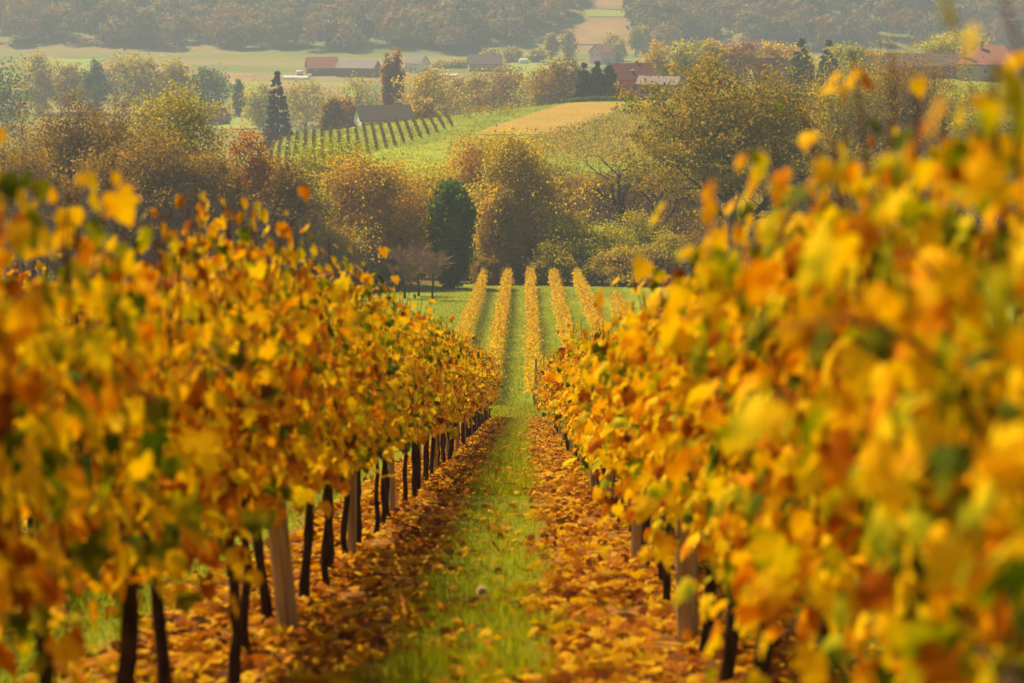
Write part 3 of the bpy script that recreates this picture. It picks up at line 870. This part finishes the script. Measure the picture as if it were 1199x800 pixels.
for px, top, w, d, cr, lab in [(665, 250, 76, 262, 'olive', 'olive shrub behind the second far row from the right'),
                               (705, 266, 70, 260, 'lime', 'yellow green shrub beside the rightmost far vine row'),
                               (742, 252, 70, 264, 'olive', 'tall olive shrub below the thin bare tree'),
                               (725, 292, 60, 256, 'yellow', 'low yellow shrub at the meadow edge right of the far rows'),
                               (690, 298, 46, 258, 'dark', 'low dark green shrub hard by the rightmost far row'),
                               (782, 275, 70, 258, 'olive', 'olive shrub just left above the sunlit vine tops'),
                               (650, 285, 44, 258, 'olive', 'small olive shrub behind the gap of the right far rows'),
                               (572, 305, 30, 258, 'brown', 'small dry brown shrub left of the far row tops'),
                               (350, 262, 60, 246, 'brown', 'brown brush under the low brown green bush tree'), (395, 270, 62, 244, 'olive', 'olive brush just above the left vine tops'),
                               (432, 282, 54, 246, 'brown', 'brown brush at the foot of the big rust brown tree'), (466, 290, 40, 250, 'olive', 'olive brush behind the pale bare fruit trees'),
                               (552, 300, 36, 262, 'olive', 'low olive brush right beside the dark evergreen'), (612, 300, 60, 266, 'brown', 'low brown brush under the tall olive tree'),
                               (640, 306, 40, 262, 'olive', 'low olive brush behind the middle far row'), (300, 250, 70, 240, 'brown', 'brown brush under the orange rust tree'),
                               (840, 262, 70, 258, 'brown', 'brown brush at the trunk of the great spreading tree'), (890, 250, 80, 256, 'olive', 'olive brush right of the great tree trunk'),
                               (760, 300, 50, 256, 'brown', 'low brown brush over the sunlit vine tops')]:
    tree('shrub', px, top, w, d, lab, cr, nleaf=2600, leaf=.27, **sh)
# the great tree on the right
bt(860, 84, 215, 246, 'great spreading olive and rust tree with dark open limbs, on the right', 'great', nleaf=13000, leaf=.36, jit=.62, trunk_frac=.42, spread=1.0,
   thick=1.7, nchild=(8, 6, 5), up=.35, fill=.3, lowz=.4)
bt(915, 195, 100, 262, 'dark olive tree under the right limbs of the great spreading tree', 'olive', nleaf=4600, jit=.7, trunk_frac=.12)
bare(985, 75, 120, 276, 'tall grey brown twiggy tree right of the great spreading tree', crown='olive', nleaf=3400)
bare(1045, 66, 130, 282, 'broad grey brown twiggy tree below the long dark roof', crown='brown', nleaf=3600)
bare(1100, 78, 110, 288, 'grey brown twiggy tree below the hipped roof house', crown='brown', nleaf=2800)
bt(965, 110, 70, 300, 'yellow tree behind the twiggy trees right of the great tree', 'yellow', nleaf=2600, jit=.6)
bt(1020, 180, 130, 262, 'low olive brown tree behind the top of the sunlit vines', 'brown', nleaf=4500, jit=.75, trunk_frac=.12)
bt(1150, 125, 90, 275, 'yellow green tree at the right edge below the hipped roof house', 'lime', nleaf=3600, jit=.65, trunk_frac=.12)
bt(1195, 100, 90, 280, 'yellow olive tree cut by the right edge of the view', 'lime', nleaf=3200, jit=.65, trunk_frac=.12)
bt(1115, 38, 66, 640, 'round yellow tree beside the hipped roof house', 'lime', nleaf=2600, leaf=.6, jit=.9, trunk_frac=.12, group='trees round the houses')
# bare orchard trees
for px, top, w, d, lab in [(474, 284, 36, 232, 'pale bare fruit tree, left of the three at the meadow corner'), (490, 278, 42, 236, 'pale bare fruit tree, middle of the three at the meadow corner'),
                           (506, 290, 34, 229, 'pale bare fruit tree, right of the three at the meadow corner')]:
    tree('fruit_tree', px, top, w, d, lab, None, levels=4, nchild=(7, 5, 5, 4), twigs='pale_twig', spread=.6, up=1.4, trunk_frac=.3, group='bare fruit trees')

for px, top, w, d, cr, lab in [(640, 205, 70, 318, 'brown', 'brown thicket tree behind the purplish grey bare tree'), (680, 212, 70, 322, 'rust', 'rust brown thicket tree under the yellow vineyard'),
                               (716, 205, 70, 320, 'brown', 'brown thicket tree behind the forked dark tree'), (752, 204, 70, 326, 'brown', 'grey brown thicket tree behind the thin dark tree'),
                               (790, 196, 70, 330, 'olive', 'olive thicket tree left behind the great spreading tree'), (830, 190, 80, 334, 'brown', 'brown thicket tree right behind the great spreading tree'),
                               (905, 112, 80, 380, 'brown', 'brown tree on the slope behind the great tree crown'), (948, 110, 70, 390, 'brown', 'greyish brown tree on the slope below the two spruces'),
                               (1060, 92, 90, 360, 'brown', 'brown tree on the slope below the long dark barn'), (1010, 98, 70, 380, 'brown', 'brown tree on the slope behind the twiggy trees'),
                               (1180, 98, 80, 370, 'olive', 'olive tree on the slope under the hipped house'), (1130, 100, 70, 380, 'lime', 'lime tree on the slope left of the hipped house'),
                               (235, 175, 90, 268, 'brown', 'brown tree right behind the round olive tree'), (320, 192, 70, 280, 'rust', 'rust brown tree behind the orange rust tree'),
                               (70, 165, 110, 262, 'brown', 'dull brown thicket tree behind the twiggy trees at far left'), (150, 160, 80, 272, 'brown', 'dull brown thicket tree behind the thin brown tree'),
                               (15, 172, 90, 258, 'olive', 'olive brown thicket tree at the very left edge'), (470, 215, 60, 290, 'rust', 'rust tree in the gap left of the dark evergreen')]:
    bt(px, top, w, d, lab, cr, nleaf=3200, jit=.7, trunk_frac=.1, lowz=0)
# hill trees
G2 = 'trees on the hill behind the fields'
def mt(px, top, w, d, label, crown, **kw): return tree('broadleaf_tree', px, top, w, d, label, crown, **{**dict(group=G2, nleaf=1700, leaf=.65, jit=.9, trunk_frac=.12, nchild=(7, 5, 4), fill=.7, lowz=-.05), **kw})
spruce(328, 83, 42, 560, 'lone dark spruce standing left of the hillside vine rows', leaf=1.0, group=G2)
for px, top, w in ((683, 74, 22), (698, 72, 20), (712, 76, 22)):
    spruce(px, top, w, 560, {683: 'dark fir, left of the three by the brick house', 698: 'dark fir, middle of the three by the brick house', 712: 'dark fir touching the brick house gable'}[px], leaf=.9, group=G2, power=.6, name='fir_tree')
spruce(934, 46, 42, 560, 'dark spruce right of the brown roofed house, the bigger of two', leaf=1.0, group=G2)
spruce(965, 47, 38, 566, 'dark spruce, the smaller of two beside the yellow trees', leaf=1.0, group=G2)
for px, top, w, cr, lab in [(765, 52, 44, 'yellow', 'orange yellow tree right behind the brick house roof'), (800, 50, 42, 'lime', 'yellow green tree behind the brick garage'),
                            (832, 49, 44, 'yellow', 'yellow tree right of the brick garage'), (862, 50, 40, 'rust', 'orange brown tree left of the brown roofed house'),
                            (895, 52, 44, 'yellow', 'golden tree behind the brown roofed house'), (925, 56, 36, 'yellow', 'golden tree behind the bigger spruce'),
                            (985, 54, 44, 'lime', 'yellow green tree right of the smaller spruce'), (1015, 62, 40, 'yellow', 'yellow tree left of the long dark roof')]:
    mt(px, top, w, 628, lab, cr)
for px, top, w, d, cr, lab in [(590, 80, 66, 640, 'brown', 'brown tree above the top band of vines'), (660, 72, 50, 600, 'brown', 'brown tree left of the three firs'),
                               (635, 82, 40, 610, 'olive', 'olive tree among the brown trees on the crest'), (562, 86, 40, 650, 'olive', 'dull olive tree beside the golden tree on the crest'),
                               (505, 83, 58, 590, 'yellow', 'round golden yellow tree above the hillside vine rows'), (496, 118, 22, 540, 'yellow', 'small yellow bush under the round golden tree'),
                               (392, 117, 26, 560, 'brown', 'small bare brown tree behind the hillside vine rows'), (410, 118, 24, 570, 'rust', 'small rust tree by the long low farmhouse'),
                               (425, 92, 50, 700, 'olive', 'hazy dull green tree behind the farmhouse'), (360, 96, 50, 720, 'olive', 'hazy dull green tree right of the lone spruce'),
                               (312, 100, 36, 740, 'olive', 'hazy green tree left of the lone spruce'), (540, 92, 34, 660, 'brown', 'brown tree right of the golden yellow tree')]:
    mt(px, top, w, d, lab, cr)
for px, top, w, lab in ((455, 64, 15, 'slender ochre poplar, left and thicker of the pair'), (467, 65, 12, 'slender ochre poplar, right of the pair')):
    tree('poplar_tree', px, top, w, 640, lab, 'rust', nleaf=1500, leaf=.6, jit=.5, spread=.35, up=2.0, trunk_frac=.08, group='pair of poplars', nchild=(10, 4, 3), fill=.4)
G3 = 'hazy trees in the valley on the left'
for px, top, w, d, cr, lab in [(5, 72, 70, 640, 'dark', 'dark hazy tree mass at the left edge of the valley'), (52, 66, 38, 812, 'olive', 'hazy valley tree nearest the left edge group'),
                               (86, 78, 38, 820, 'brown', 'lower hazy valley tree, second in the line'), (116, 74, 30, 812, 'dark', 'hazy valley tree, third in the line'),
                               (150, 65, 46, 815, 'olive', 'tallest hazy valley tree in the middle of the line'), (180, 70, 44, 812, 'olive', 'hazy valley tree right of the tallest one'),
                               (211, 72, 34, 818, 'olive', 'narrow hazy valley tree right of the middle'), (246, 82, 46, 812, 'dark', 'rightmost hazy valley tree of the line, broad'),
                               (283, 96, 9, 800, 'dark', 'slim hazy valley tree standing alone in the pale field')]:
    mt(px, top, w, d, lab, cr, group=G3, leaf=.85, nleaf=1500, jit=1.1)
for px, top, w, d, lab in [(645, 40, 14, 1120, 'small hazy tree left of the pink house'), (665, 36, 18, 1125, 'hazy dark tree beside the pink house field'), (715, 40, 20, 1112, 'hazy tree just behind the pink house'),
                           (722, 46, 18, 1095, 'hazy tree at the right wall of the pink house'), (742, 32, 14, 1150, 'hazy field tree, left of two above the pink house'), (752, 32, 14, 1155, 'hazy field tree, right of two above the pink house')]:
    mt(px, top, w, d, lab, 'olive', nleaf=700, leaf=1.0, jit=1.2, group='hazy trees round the pink house', nchild=(5, 4, 3))
for i, px in enumerate((395, 520, 540, 575, 600, 628)):
    mt(px, (74, 72, 70, 58, 56, 58)[i], 20, (1040, 1060, 1060, 1090, 1100, 1100)[i], ['hazy tree by the grey roofed barn', 'hazy tree right of the white house', 'hazy tree left of the grey roofed house', 'hazy tree behind the grey roofed house',
       'hazy tree at the forest edge above the pale meadow', 'hazy tree right above the pale meadow'][i], 'olive', nleaf=700, leaf=1.0, jit=1.2, group='hazy trees round the valley farms', nchild=(5, 4, 3))

# far woods: one mass each
def wood(name, label, inside, seed, n=1500):
    r = np.random.default_rng(seed)
    protos = []
    for k in range(6):
        m = 400
        d = norm(r.normal(0, 1, (m, 3))); d[:, 2] = np.abs(d[:, 2]) * 1.0 - .25
        lob = 1 + .28 * np.sin(d[:, 0] * 4 + k) * np.sin(d[:, 1] * 4 + 2 * k) + .15 * np.sin(d[:, 2] * 7 + k)
        P = d * lob[:, None] * np.array([1, 1, 1.25]) * r.uniform(.72, 1.0, (m, 1))
        protos.append(leaves(P, r.normal(0, 1, (m, 3)) + np.array([0, 0, -.3]), d + r.normal(0, .22, (m, 3)), .25 * r.uniform(.6, 1.3, m), LEAF_LO))
    bm = MB(); c = 0; mi = []
    for _ in range(200000):
        if c >= n: break
        y = r.uniform(1150, 1420); x = r.uniform(-480, 480)
        if not inside(616 + 2831 * x / y, x, y): continue
        V, F = protos[r.integers(0, 6)]
        s = r.uniform(4.6, 8.2); a = r.uniform(0, 6.28)
        ca, sa = math.cos(a), math.sin(a)
        V = np.column_stack([V[:, 0] * ca - V[:, 1] * sa, V[:, 0] * sa + V[:, 1] * ca, V[:, 2] * r.uniform(.9, 1.2)]) * s
        bm.add(V + np.array([x, y, h(x, y) + 5.5 + r.uniform(0, 2)]), F); c += 1
        mi.append(np.full(len(F), r.choice(4, p=(.3, .3, .25, .15))))
    me = make_mesh(name, np.concatenate(bm.V), [np.concatenate(bm.F[3])], [M['wood_green'], M['wood_ochre'], M['wood_rust'], M['wood_dark']], False, np.concatenate(mi))
    tag(link_mesh(name, me), label, 'forest', kind='stuff')
def in_left(px, x, y):
    edge = np.interp(px, [-500, 60, 150, 300, 520, 560, 610, 640, 670, 700], [1185, 1180, 1172, 1152, 1152, 1160, 1175, 1200, 1240, 1400])
    return px < 690 and y > edge + 6 * math.sin(x * .08)
def in_right(px, x, y):
    edge = np.interp(px, [745, 760, 900, 1600], [1230, 1165, 1160, 1165])
    return px > 745 and y > edge + 6 * math.sin(x * .08)
wood('forest', 'hazy autumn forest covering the far hillside on the left', in_left, 31, 1500)
wood('forest', 'hazy autumn forest covering the far hillside on the right', in_right, 32, 1200)

# ------------------------------------------------------------------ hillside vine rows
tgt = at(385, 2000)
dirx = tgt / 2000
rr = np.random.default_rng(77)
def row_mesh(x0, y0, y1, step_leaf=.24):
    L = y1 - y0; n = max(int(L * 26), 800)
    t = rr.uniform(0, 1, n)
    y = y0 + t * L; x = x0 + dirx * (y - y0) + rr.normal(0, .09, n)
    P = np.column_stack([x, y, H(x, y) + rr.uniform(.2, 1.0, n)])
    return leaves(P, rr.normal(0, 1, (n, 3)) + [0, 0, -.5], rr.normal(0, 1, (n, 3)), step_leaf * rr.uniform(.7, 1.3, n), LEAF_LO)
M['hill_vine'] = leaf_mat('hillside vines', LC((.05, .055, .01), (.11, .09, .012), (.20, .13, .014), (.14, .08, .014)), .3, .3, .6)
TX = np.array([325, 364, 402, 438, 474, 528]); TY = np.array([160, 156, 151, 146, 143, 135.5])
tops = [(float(p), float(np.interp(p, TX, TY))) for p in np.linspace(322, 522, 22)]
bots = [float(np.interp(p, [320, 350, 380, 400, 440, 480, 528], [184, 191, 190, 187, 177, 164, 147])) for p, _ in tops]
words = ['first', 'second', 'third', 'fourth', 'fifth', 'sixth', 'seventh', 'eighth', 'ninth', 'tenth', 'eleventh', 'twelfth', 'thirteenth', 'fourteenth', 'fifteenth', 'sixteenth', 'seventeenth', 'eighteenth', 'nineteenth', 'twentieth', 'twenty-first', 'twenty-second']
for i, ((px, py), pb) in enumerate(zip(tops, bots)):
    y1 = 461 + (px - 330) * .26 + 3
    x1 = at(px, y1)
    y0 = min(ground(px, pb)[1], y1 - 24)
    x0 = x1 - dirx * (y1 - y0)
    V, F = row_mesh(x0, y0, y1)
    tag(link_mesh('vine_row', make_mesh('vine_row', V, [F], M['hill_vine'])), 'brownish vine row on the green hillside, %s from the left' % words[i], 'vine row', 'vine rows on the hillside')
def vineyard(corners, nrow, dens, label, mk, seed):
    r = np.random.default_rng(seed)
    c = [np.array(ground(*q)) for q in corners]
    b = MB()
    for k in range(nrow):
        f = (k + .5) / nrow
        A = c[0] * (1 - f) + c[3] * f; B = c[1] * (1 - f) + c[2] * f
        L = np.linalg.norm(B - A); n = int(L * dens)
        t = r.uniform(0, 1, n)
        q = A + (B - A) * t[:, None] + r.normal(0, .2, (n, 2))
        P = np.column_stack([q, H(q[:, 0], q[:, 1]) + r.uniform(.3, 1.7, n)])
        b.add(*leaves(P, r.normal(0, 1, (n, 3)) + [0, 0, -.5], r.normal(0, 1, (n, 3)), .36 * r.uniform(.7, 1.3, n), LEAF_LO))
    tag(b.build('hillside_vineyard', M[mk]), label, 'vineyard', kind='stuff')
vineyard([(598, 176), (775, 200), (800, 127), (735, 131)], 30, 13, 'yellow vineyard on the slope below the brick house', 'field_vine', 61)
vineyard([(535, 146), (600, 138), (672, 120), (600, 121)], 14, 16, 'olive vineyard band along the crest left of the ploughed field', 'field_vine', 62)

# ------------------------------------------------------------------ houses
def brickmat():
    m, t, p, out = mat('brick wall')
    tc = N(t, 'TexCoord'); bt_ = N(t, 'TexBrick')
    bt_.inputs['Scale'].default_value = 5
    bt_.inputs['Color1'].default_value = (.78, .24, .08, 1); bt_.inputs['Color2'].default_value = (.70, .20, .07, 1); bt_.inputs['Mortar'].default_value = (.35, .2, .13, 1)
    mp = N(t, 'Mapping'); mp.inputs['Rotation'].default_value = (PI / 2, 0, 0)
    t.links.new(tc.outputs['Object'], mp.inputs[0]); t.links.new(mp.outputs[0], bt_.inputs['Vector'])
    t.links.new(bt_.outputs[0], p.inputs['Base Color']); p.inputs['Roughness'].default_value = .9
    return m
M['brick'] = brickmat()
M['white_wall'] = plain('white render', (.66, .64, .58), (.78, .76, .70), .8)
M['cream'] = plain('cream render', (.36, .31, .22), (.46, .40, .28), .8)
M['pink'] = plain('pink render', (.55, .40, .36), (.64, .48, .43), .8)
M['board'] = plain('dark boards', (.10, .07, .05), (.17, .12, .09), 3, .9, (4, 4, .3))
M['brown_roof'] = plain('brown tiles', (.15, .055, .035), (.23, .085, .055), 2)
M['red_roof'] = plain('red tiles', (.30, .10, .06), (.40, .15, .09), 2)
M['terracotta'] = plain('terracotta tiles', (.23, .095, .065), (.31, .135, .095), 2)
M['grey_roof'] = plain('grey sheet roof', (.20, .17, .15), (.30, .26, .23), 1.5)
M['slate'] = plain('dark roof', (.10, .08, .075), (.16, .125, .115), 2)
M['frame'] = plain('window frame', (.6, .6, .58), (.7, .7, .68), 2)
M['glass'] = plain('dark pane', (.02, .025, .03), (.04, .045, .05), 1, .15, spec=.5)
M['plastic'] = plain('white film', (.74, .74, .72), (.84, .84, .82), .6, .5)

def gable_wall(Wd, D, hw, hr, base=-1.2):
    b = MB()
    x, y = Wd / 2, D / 2
    V = [[-x, -y, base], [x, -y, base], [x, y, base], [-x, y, base], [-x, -y, hw], [x, -y, hw], [x, y, hw], [-x, y, hw], [-x, 0, hw + hr], [x, 0, hw + hr]]
    b.add(V, [[0, 1, 5, 4], [2, 3, 7, 6]])
    b.F.setdefault(5, []).append(np.array([[1, 2, 6, 9, 5], [3, 0, 4, 8, 7]]))
    return b
def gable_roof(Wd, D, hw, hr, ov=.5, th=.18):
    b = MB()
    y = D / 2; s = hr / y
    for sg in (-1, 1):
        ye = sg * (y + ov); ze = hw - s * ov
        x = Wd / 2 + ov
        top = [[-x, 0, hw + hr + .05], [x, 0, hw + hr + .05], [x, ye, ze + .05], [-x, ye, ze + .05]]
        V = np.array(top + [[p[0], p[1], p[2] + th] for p in top])
        b.add(V, [[0, 1, 2, 3], [4, 7, 6, 5], [0, 4, 5, 1], [1, 5, 6, 2], [2, 6, 7, 3], [3, 7, 4, 0]])
    return b
def hip_roof(Wd, D, hw, hr, ov=.6, rl=.35):
    b = MB()
    x, y = Wd / 2 + ov, D / 2 + ov; z = hw - .1; r_ = Wd * rl / 2
    V = [[-x, -y, z], [x, -y, z], [x, y, z], [-x, y, z], [-r_, 0, hw + hr], [r_, 0, hw + hr], [-x, -y, z - .2], [x, -y, z - .2], [x, y, z - .2], [-x, y, z - .2]]
    b.add(V, [[0, 1, 5, 4], [2, 3, 4, 5], [6, 7, 1, 0], [7, 8, 2, 1], [8, 9, 3, 2], [9, 6, 0, 3], [9, 8, 7, 6]])
    b.F.setdefault(3, []).append(np.array([[1, 2, 5], [3, 0, 4]]))
    return b
def window(root, x, y, z, w, hh, face):
    "face 'y-' front or 'x-' / 'x+' gable"
    fr = MB(); pn = MB(); t = .09
    ax = face[0] == 'x'; sg = -1 if face[1] == '-' else 1
    def bx(b, cu, cz, du, dz, dep, off):
        if ax: b.box((x + sg * off, y + cu, z + cz), (dep, du, dz))
        else: b.box((x + cu, y + sg * off, z + cz), (du, dep, dz))
    for s in (-1, 1):
        bx(fr, s * (w / 2 - t / 2), 0, t, hh, .1, .05); bx(fr, 0, s * (hh / 2 - t / 2), w - 2 * t, t, .1, .05)
    bx(fr, 0, 0, t * .7, hh - 2 * t, .08, .04)
    bx(pn, 0, 0, w - 2 * t, hh - 2 * t, .03, .018)
    f = fr.build('window', M['frame'], root); pn.build('pane', M['glass'], f)
def house(name, px, py, d, rz, Wd, D, hw, hr, wall, roof, label, wins=(), chim=(), door=None, hip=False, cat='house', group='houses among the hills', dz=0.0, door_mat='board'):
    x = at(px, d); z = h(x, d) + dz
    root = empty(name, (x, d, z), rz); tag(root, label, cat, group)
    if hip:
        b = MB(); b.box((0, 0, (hw - 1.2) / 2), (Wd, D, hw + 1.2)); b.build('wall', M[wall], root)
        rf = hip_roof(Wd, D, hw, hr).build('roof', M[roof], root)
    else:
        gable_wall(Wd, D, hw, hr).build('wall', M[wall], root)
        rf = gable_roof(Wd, D, hw, hr).build('roof', M[roof], root)
    for wx, wy, wz, ww, wh, fc in wins: window(root, wx, wy, wz, ww, wh, fc)
    for cx, cy_, ch in chim:
        c = MB(); c.box((cx, cy_, hw + hr * .5 + ch / 2), (.6, .6, ch + hr)); c.box((cx, cy_, hw + hr + ch - .02), (.8, .8, .15)); c.build('chimney', M['brick'], rf)
    if door:
        b = MB(); dx, dy, dw, dh, fc = door
        b.box((dx, dy - .03 if fc == 'y-' else dy, dh / 2), (dw, .1, dh) if fc[0] == 'y' else (.1, dw, dh)); b.build('door', M[door_mat], root)
    return root, x, d, z
# brick house with garage
rt, hx, hy, hz = house('brick_house', 737, 105, 572, R(20), 9.2, 7.5, 3.6, 3.2, 'brick', 'brown_roof', 'orange brick house with brown roof and open shed, on the hill', dz=1.0,
      wins=[(-4.6, 0, 4.3, 1.2, 1.3, 'x-'), (-4.6, -1.8, 1.4, 1.2, 1.2, 'x-'), (-2.6, -3.75, 1.5, 1.2, 1.2, 'y-')], chim=[(1.6, .4, .7)], door=(-.6, -3.75, 1.1, 2.1, 'y-'))
sk = MB(); s_ = 3.2 / 3.75; sk.box((-.6, -1.9, 3.6 + 3.2 - 1.9 * s_ + .30), (.9, 1.1, .06))
o = sk.build('skylight', M['plastic'], rt)
rt2, _, _, _ = house('brick_shed', 770, 105, 565, R(-14), 9.0, 6.0, 2.2, 1.5, 'brick', 'grey_roof', 'low orange brick shed with grey roof and wide opening painted dark', dz=1.1, wins=[(4.5, 0.2, 1.2, .8, .6, 'x+'), (3.4, -3.0, 1.3, .7, .6, 'y-')], cat='shed', group=None,
      door=(-1.2, -3.0, 5.2, 1.9, 'y-'), door_mat='glass')  # dark panel over the wall; its colour stands for shade inside the opening
# other houses
house('farm_house', 893, 95, 596, R(15), 8, 7, 2.6, 4.4, 'cream', 'brown_roof', 'house with steep brown roof beside the dark spruces', wins=[(-2, -3.5, 1.5, 1.1, 1.2, 'y-'), (2, -3.5, 1.5, 1.1, 1.2, 'y-')], chim=[(1, .3, .6)])
house('long_barn', 1075, 78, 606, R(-3), 19, 8, 3.2, 2.6, 'board', 'slate', 'long low barn with dark roof left of the hipped house', cat='barn', door=(0, -4, 3, 2.6, 'y-'), wins=[(-6, -4, 1.6, 1.2, 1, 'y-'), (6, -4, 1.6, 1.2, 1, 'y-')])
house('hipped_house', 1155, 75, 596, R(-28), 15, 11, 4.2, 4.4, 'cream', 'terracotta', 'cream house with hipped terracotta roof at upper right', hip=True, chim=[(-2.5, -1.5, .9), (-6.0, -4.2, .1)], wins=[(-4, -5.5, 2.4, 1.3, 1.3, 'y-'), (0, -5.5, 2.4, 1.3, 1.3, 'y-'), (4, -5.5, 2.4, 1.3, 1.3, 'y-')],
      door=(6, -5.5, 1.1, 2.1, 'y-'))
house('farm_house', 450, 146, 527, R(20), 11.5, 6.0, 2.4, 2.6, 'white_wall', 'slate', 'long low farmhouse with dark roof and white gable behind the hillside vines', wins=[(-5.75, 0, 1.4, .9, 1, 'x-'), (-2, -3, 1.3, 1, .9, 'y-'), (2, -3, 1.3, 1, .9, 'y-')], door=(0, -3, 1, 1.9, 'y-'))
house('red_roofed_barn', 380, 84, 1012, R(12), 12.5, 9, 3.4, 4.0, 'board', 'red_roof', 'barn with red tiled roof in the hazy valley', cat='barn', door=(2, -4.5, 3, 2.8, 'y-'), wins=[(-3, -4.5, 1.8, 1.4, 1.2, 'y-')])
house('grey_roofed_barn', 422, 86, 1004, R(-14), 16, 10, 3.8, 2.8, 'board', 'grey_roof', 'broad barn with pale grey roof in the hazy valley', cat='barn', door=(-2, -5, 3.4, 3, 'y-'), wins=[(4, -5, 2, 2, 1.2, 'y-')])
house('white_house', 490, 80, 1032, R(-35), 8, 6.5, 4.0, 3.0, 'white_wall', 'grey_roof', 'small white gabled house in the hazy valley', wins=[(-4, -.5, 2.6, 1.2, 1.2, 'x-'), (-1, -3.25, 1.6, 1.1, 1.1, 'y-')], door=(1.5, -3.25, 1, 2, 'y-'))
house('farm_house', 568, 81, 1040, R(4), 14, 9, 3.4, 3.4, 'cream', 'slate', 'cream farmhouse with long grey roof in the hazy valley', wins=[(-4, -4.5, 1.7, 1.2, 1.2, 'y-'), (0, -4.5, 1.7, 1.2, 1.2, 'y-'), (4, -4.5, 1.7, 1.2, 1.2, 'y-')], door=(2, -4.5, 1, 2, 'y-'))
house('pink_house', 704, 68, 1092, R(40), 9, 8, 5.2, 3.0, 'pink', 'terracotta', 'pink gabled house below the far tan field', wins=[(-4.5, -1.5, 3.8, 1, 1.2, 'x-'), (-4.5, 1.5, 3.8, 1, 1.2, 'x-'), (-2, -4, 1.6, 1.1, 1.2, 'y-'), (2, -4, 3.8, 1.1, 1.2, 'y-')], door=(0, -4, 1, 2.1, 'y-'))
house('small_barn', 256, 150, 770, R(50), 7, 6, 1.8, 3.4, 'board', 'slate', 'small grey gabled barn behind the round olive tree', cat='barn', door=(0, -3, 1.6, 1.7, 'y-'))
# tunnel greenhouse, bales
def tunnel(px, d, L, r_, rz, label):
    x = at(px, d); z = h(x, d)
    root = empty('tunnel_greenhouse', (x, d, z), rz); tag(root, label, 'greenhouse')
    a = np.linspace(0, PI, 13); n = 11
    xs = np.linspace(-L / 2, L / 2, n)
    V = np.array([[u, -r_ * math.cos(q), r_ * math.sin(q) * .95 * (1 + .015 * (i % 2))] for i, u in enumerate(xs) for q in a])
    k = 13
    F = [[i * k + j, i * k + j + 1, (i + 1) * k + j + 1, (i + 1) * k + j] for i in range(n - 1) for j in range(k - 1)]
    b = MB(); b.add(V, F); b.F.setdefault(k, []).append(np.array([list(range(k)), list(range((n - 1) * k, n * k))])); b.build('film', M['plastic'], root)
    hp = MB()
    for u in xs[::2]: hp.tube(np.array([[u, -1.01 * r_ * math.cos(q), 1.01 * r_ * math.sin(q) * .96] for q in a]), .04, 5)
    hp.build('hoops', M['frame'], root)
tunnel(350, 985, 10.5, 1.6, R(-12), 'long white plastic tunnel in front of the red roofed barn')
def bale(px, d, r_, L, rz, label):
    x = at(px, d); z = h(x, d)
    b = MB(); xs = np.array([-.5, -.46, -.2, 0, .2, .46, .5]) * L
    b.tube(np.column_stack([xs, np.zeros(7), np.zeros(7)]), np.array([.8, .97, 1, .99, 1, .97, .8]) * r_, 16)
    b.F.setdefault(16, []).append(np.array([list(range(15, -1, -1))]))
    o = b.build('wrapped_bale', M['plastic'], None, True, (x, d, z + r_ * .95)); o.rotation_euler = (0, 0, rz)
    tag(o, label, 'bale', 'wrapped bales')
bale(354, 1010, 1.1, 2.8, R(10), 'white wrapped bale left of the red roofed barn')
bale(366, 1000, .7, 1.4, R(40), 'small white bale by the near end of the plastic tunnel')
bale(509, 1028, .9, 3.4, R(0), 'white wrapped bale right of the small white house')
bale(613, 1090, 1.2, 4.0, R(5), 'white wrapped bale alone at the forest foot above pale meadow')
# hedge below the brick house
def hedge(pts, hh, wd, label, n, mk='dark'):
    r = np.random.default_rng(88)
    A = np.array(pts, float)
    t = r.uniform(0, len(A) - 1.001, n); i = t.astype(int); f = (t - i)[:, None]
    q = A[i] * (1 - f) + A[i + 1] * f + r.normal(0, wd * .4, (n, 2))
    P = np.column_stack([q, H(q[:, 0], q[:, 1]) + r.uniform(.1, hh, n)])
    V, F = leaves(P, r.normal(0, 1, (n, 3)), r.normal(0, 1, (n, 3)), .42 * r.uniform(.6, 1.3, n), LEAF_LO)
    tag(link_mesh('hedge', make_mesh('hedge', V, [F], M[mk])), label, 'hedge')
hedge([(at(665, 556), 556), (at(720, 554), 554), (at(770, 556), 556), (at(822, 562), 562)], 1.0, .8, 'low dark hedge running below the brick house', 3500)
# poles
M['pole'] = plain('pole wood', (.12, .10, .08), (.2, .17, .14), 5)
def pole(px, d, top, label):
    x = at(px, d); z0 = h(x, d); hh = zat(top, d) - z0
    root = empty('utility_pole', (x, d, z0)); tag(root, label, 'pole', 'utility poles')
    b = MB(); b.tube([[0, 0, -.5], [0, 0, hh * .5], [0, 0, hh]], [.16, .14, .11], 8); b.build('shaft', M['pole'], root)
    b = MB(); b.box((0, 0, hh - .5), (1.8, .12, .14))
    for u in (-.75, 0, .75): b.tube([[u, 0, hh - .43], [u, 0, hh - .2]], .05, 6)
    b.build('crossarm', M['pole'], root)
pole(1025, 612, 50, 'wooden utility pole rising left of the long dark barn roof')
pole(277, 790, 136, 'wooden utility pole in the pale field left of the spruce')

# ------------------------------------------------------------------ haze
b = MB()
b.box((0, 1250, -26), (3200, 2900, 82))
hm = bpy.data.materials.new('haze'); hm.use_nodes = True
t = hm.node_tree
t.nodes.remove(t.nodes['Principled BSDF'])
pv = t.nodes.new('ShaderNodeVolumePrincipled')
pv.inputs['Color'].default_value = (.58, .73, 1.0, 1)
pv.inputs['Density'].default_value = .00034
pv.inputs['Anisotropy'].default_value = .2
t.links.new(pv.outputs[0], t.nodes['Material Output'].inputs['Volume'])
o = b.build('haze', hm)
tag(o, 'pale haze filling the valley air', 'haze', kind='stuff')
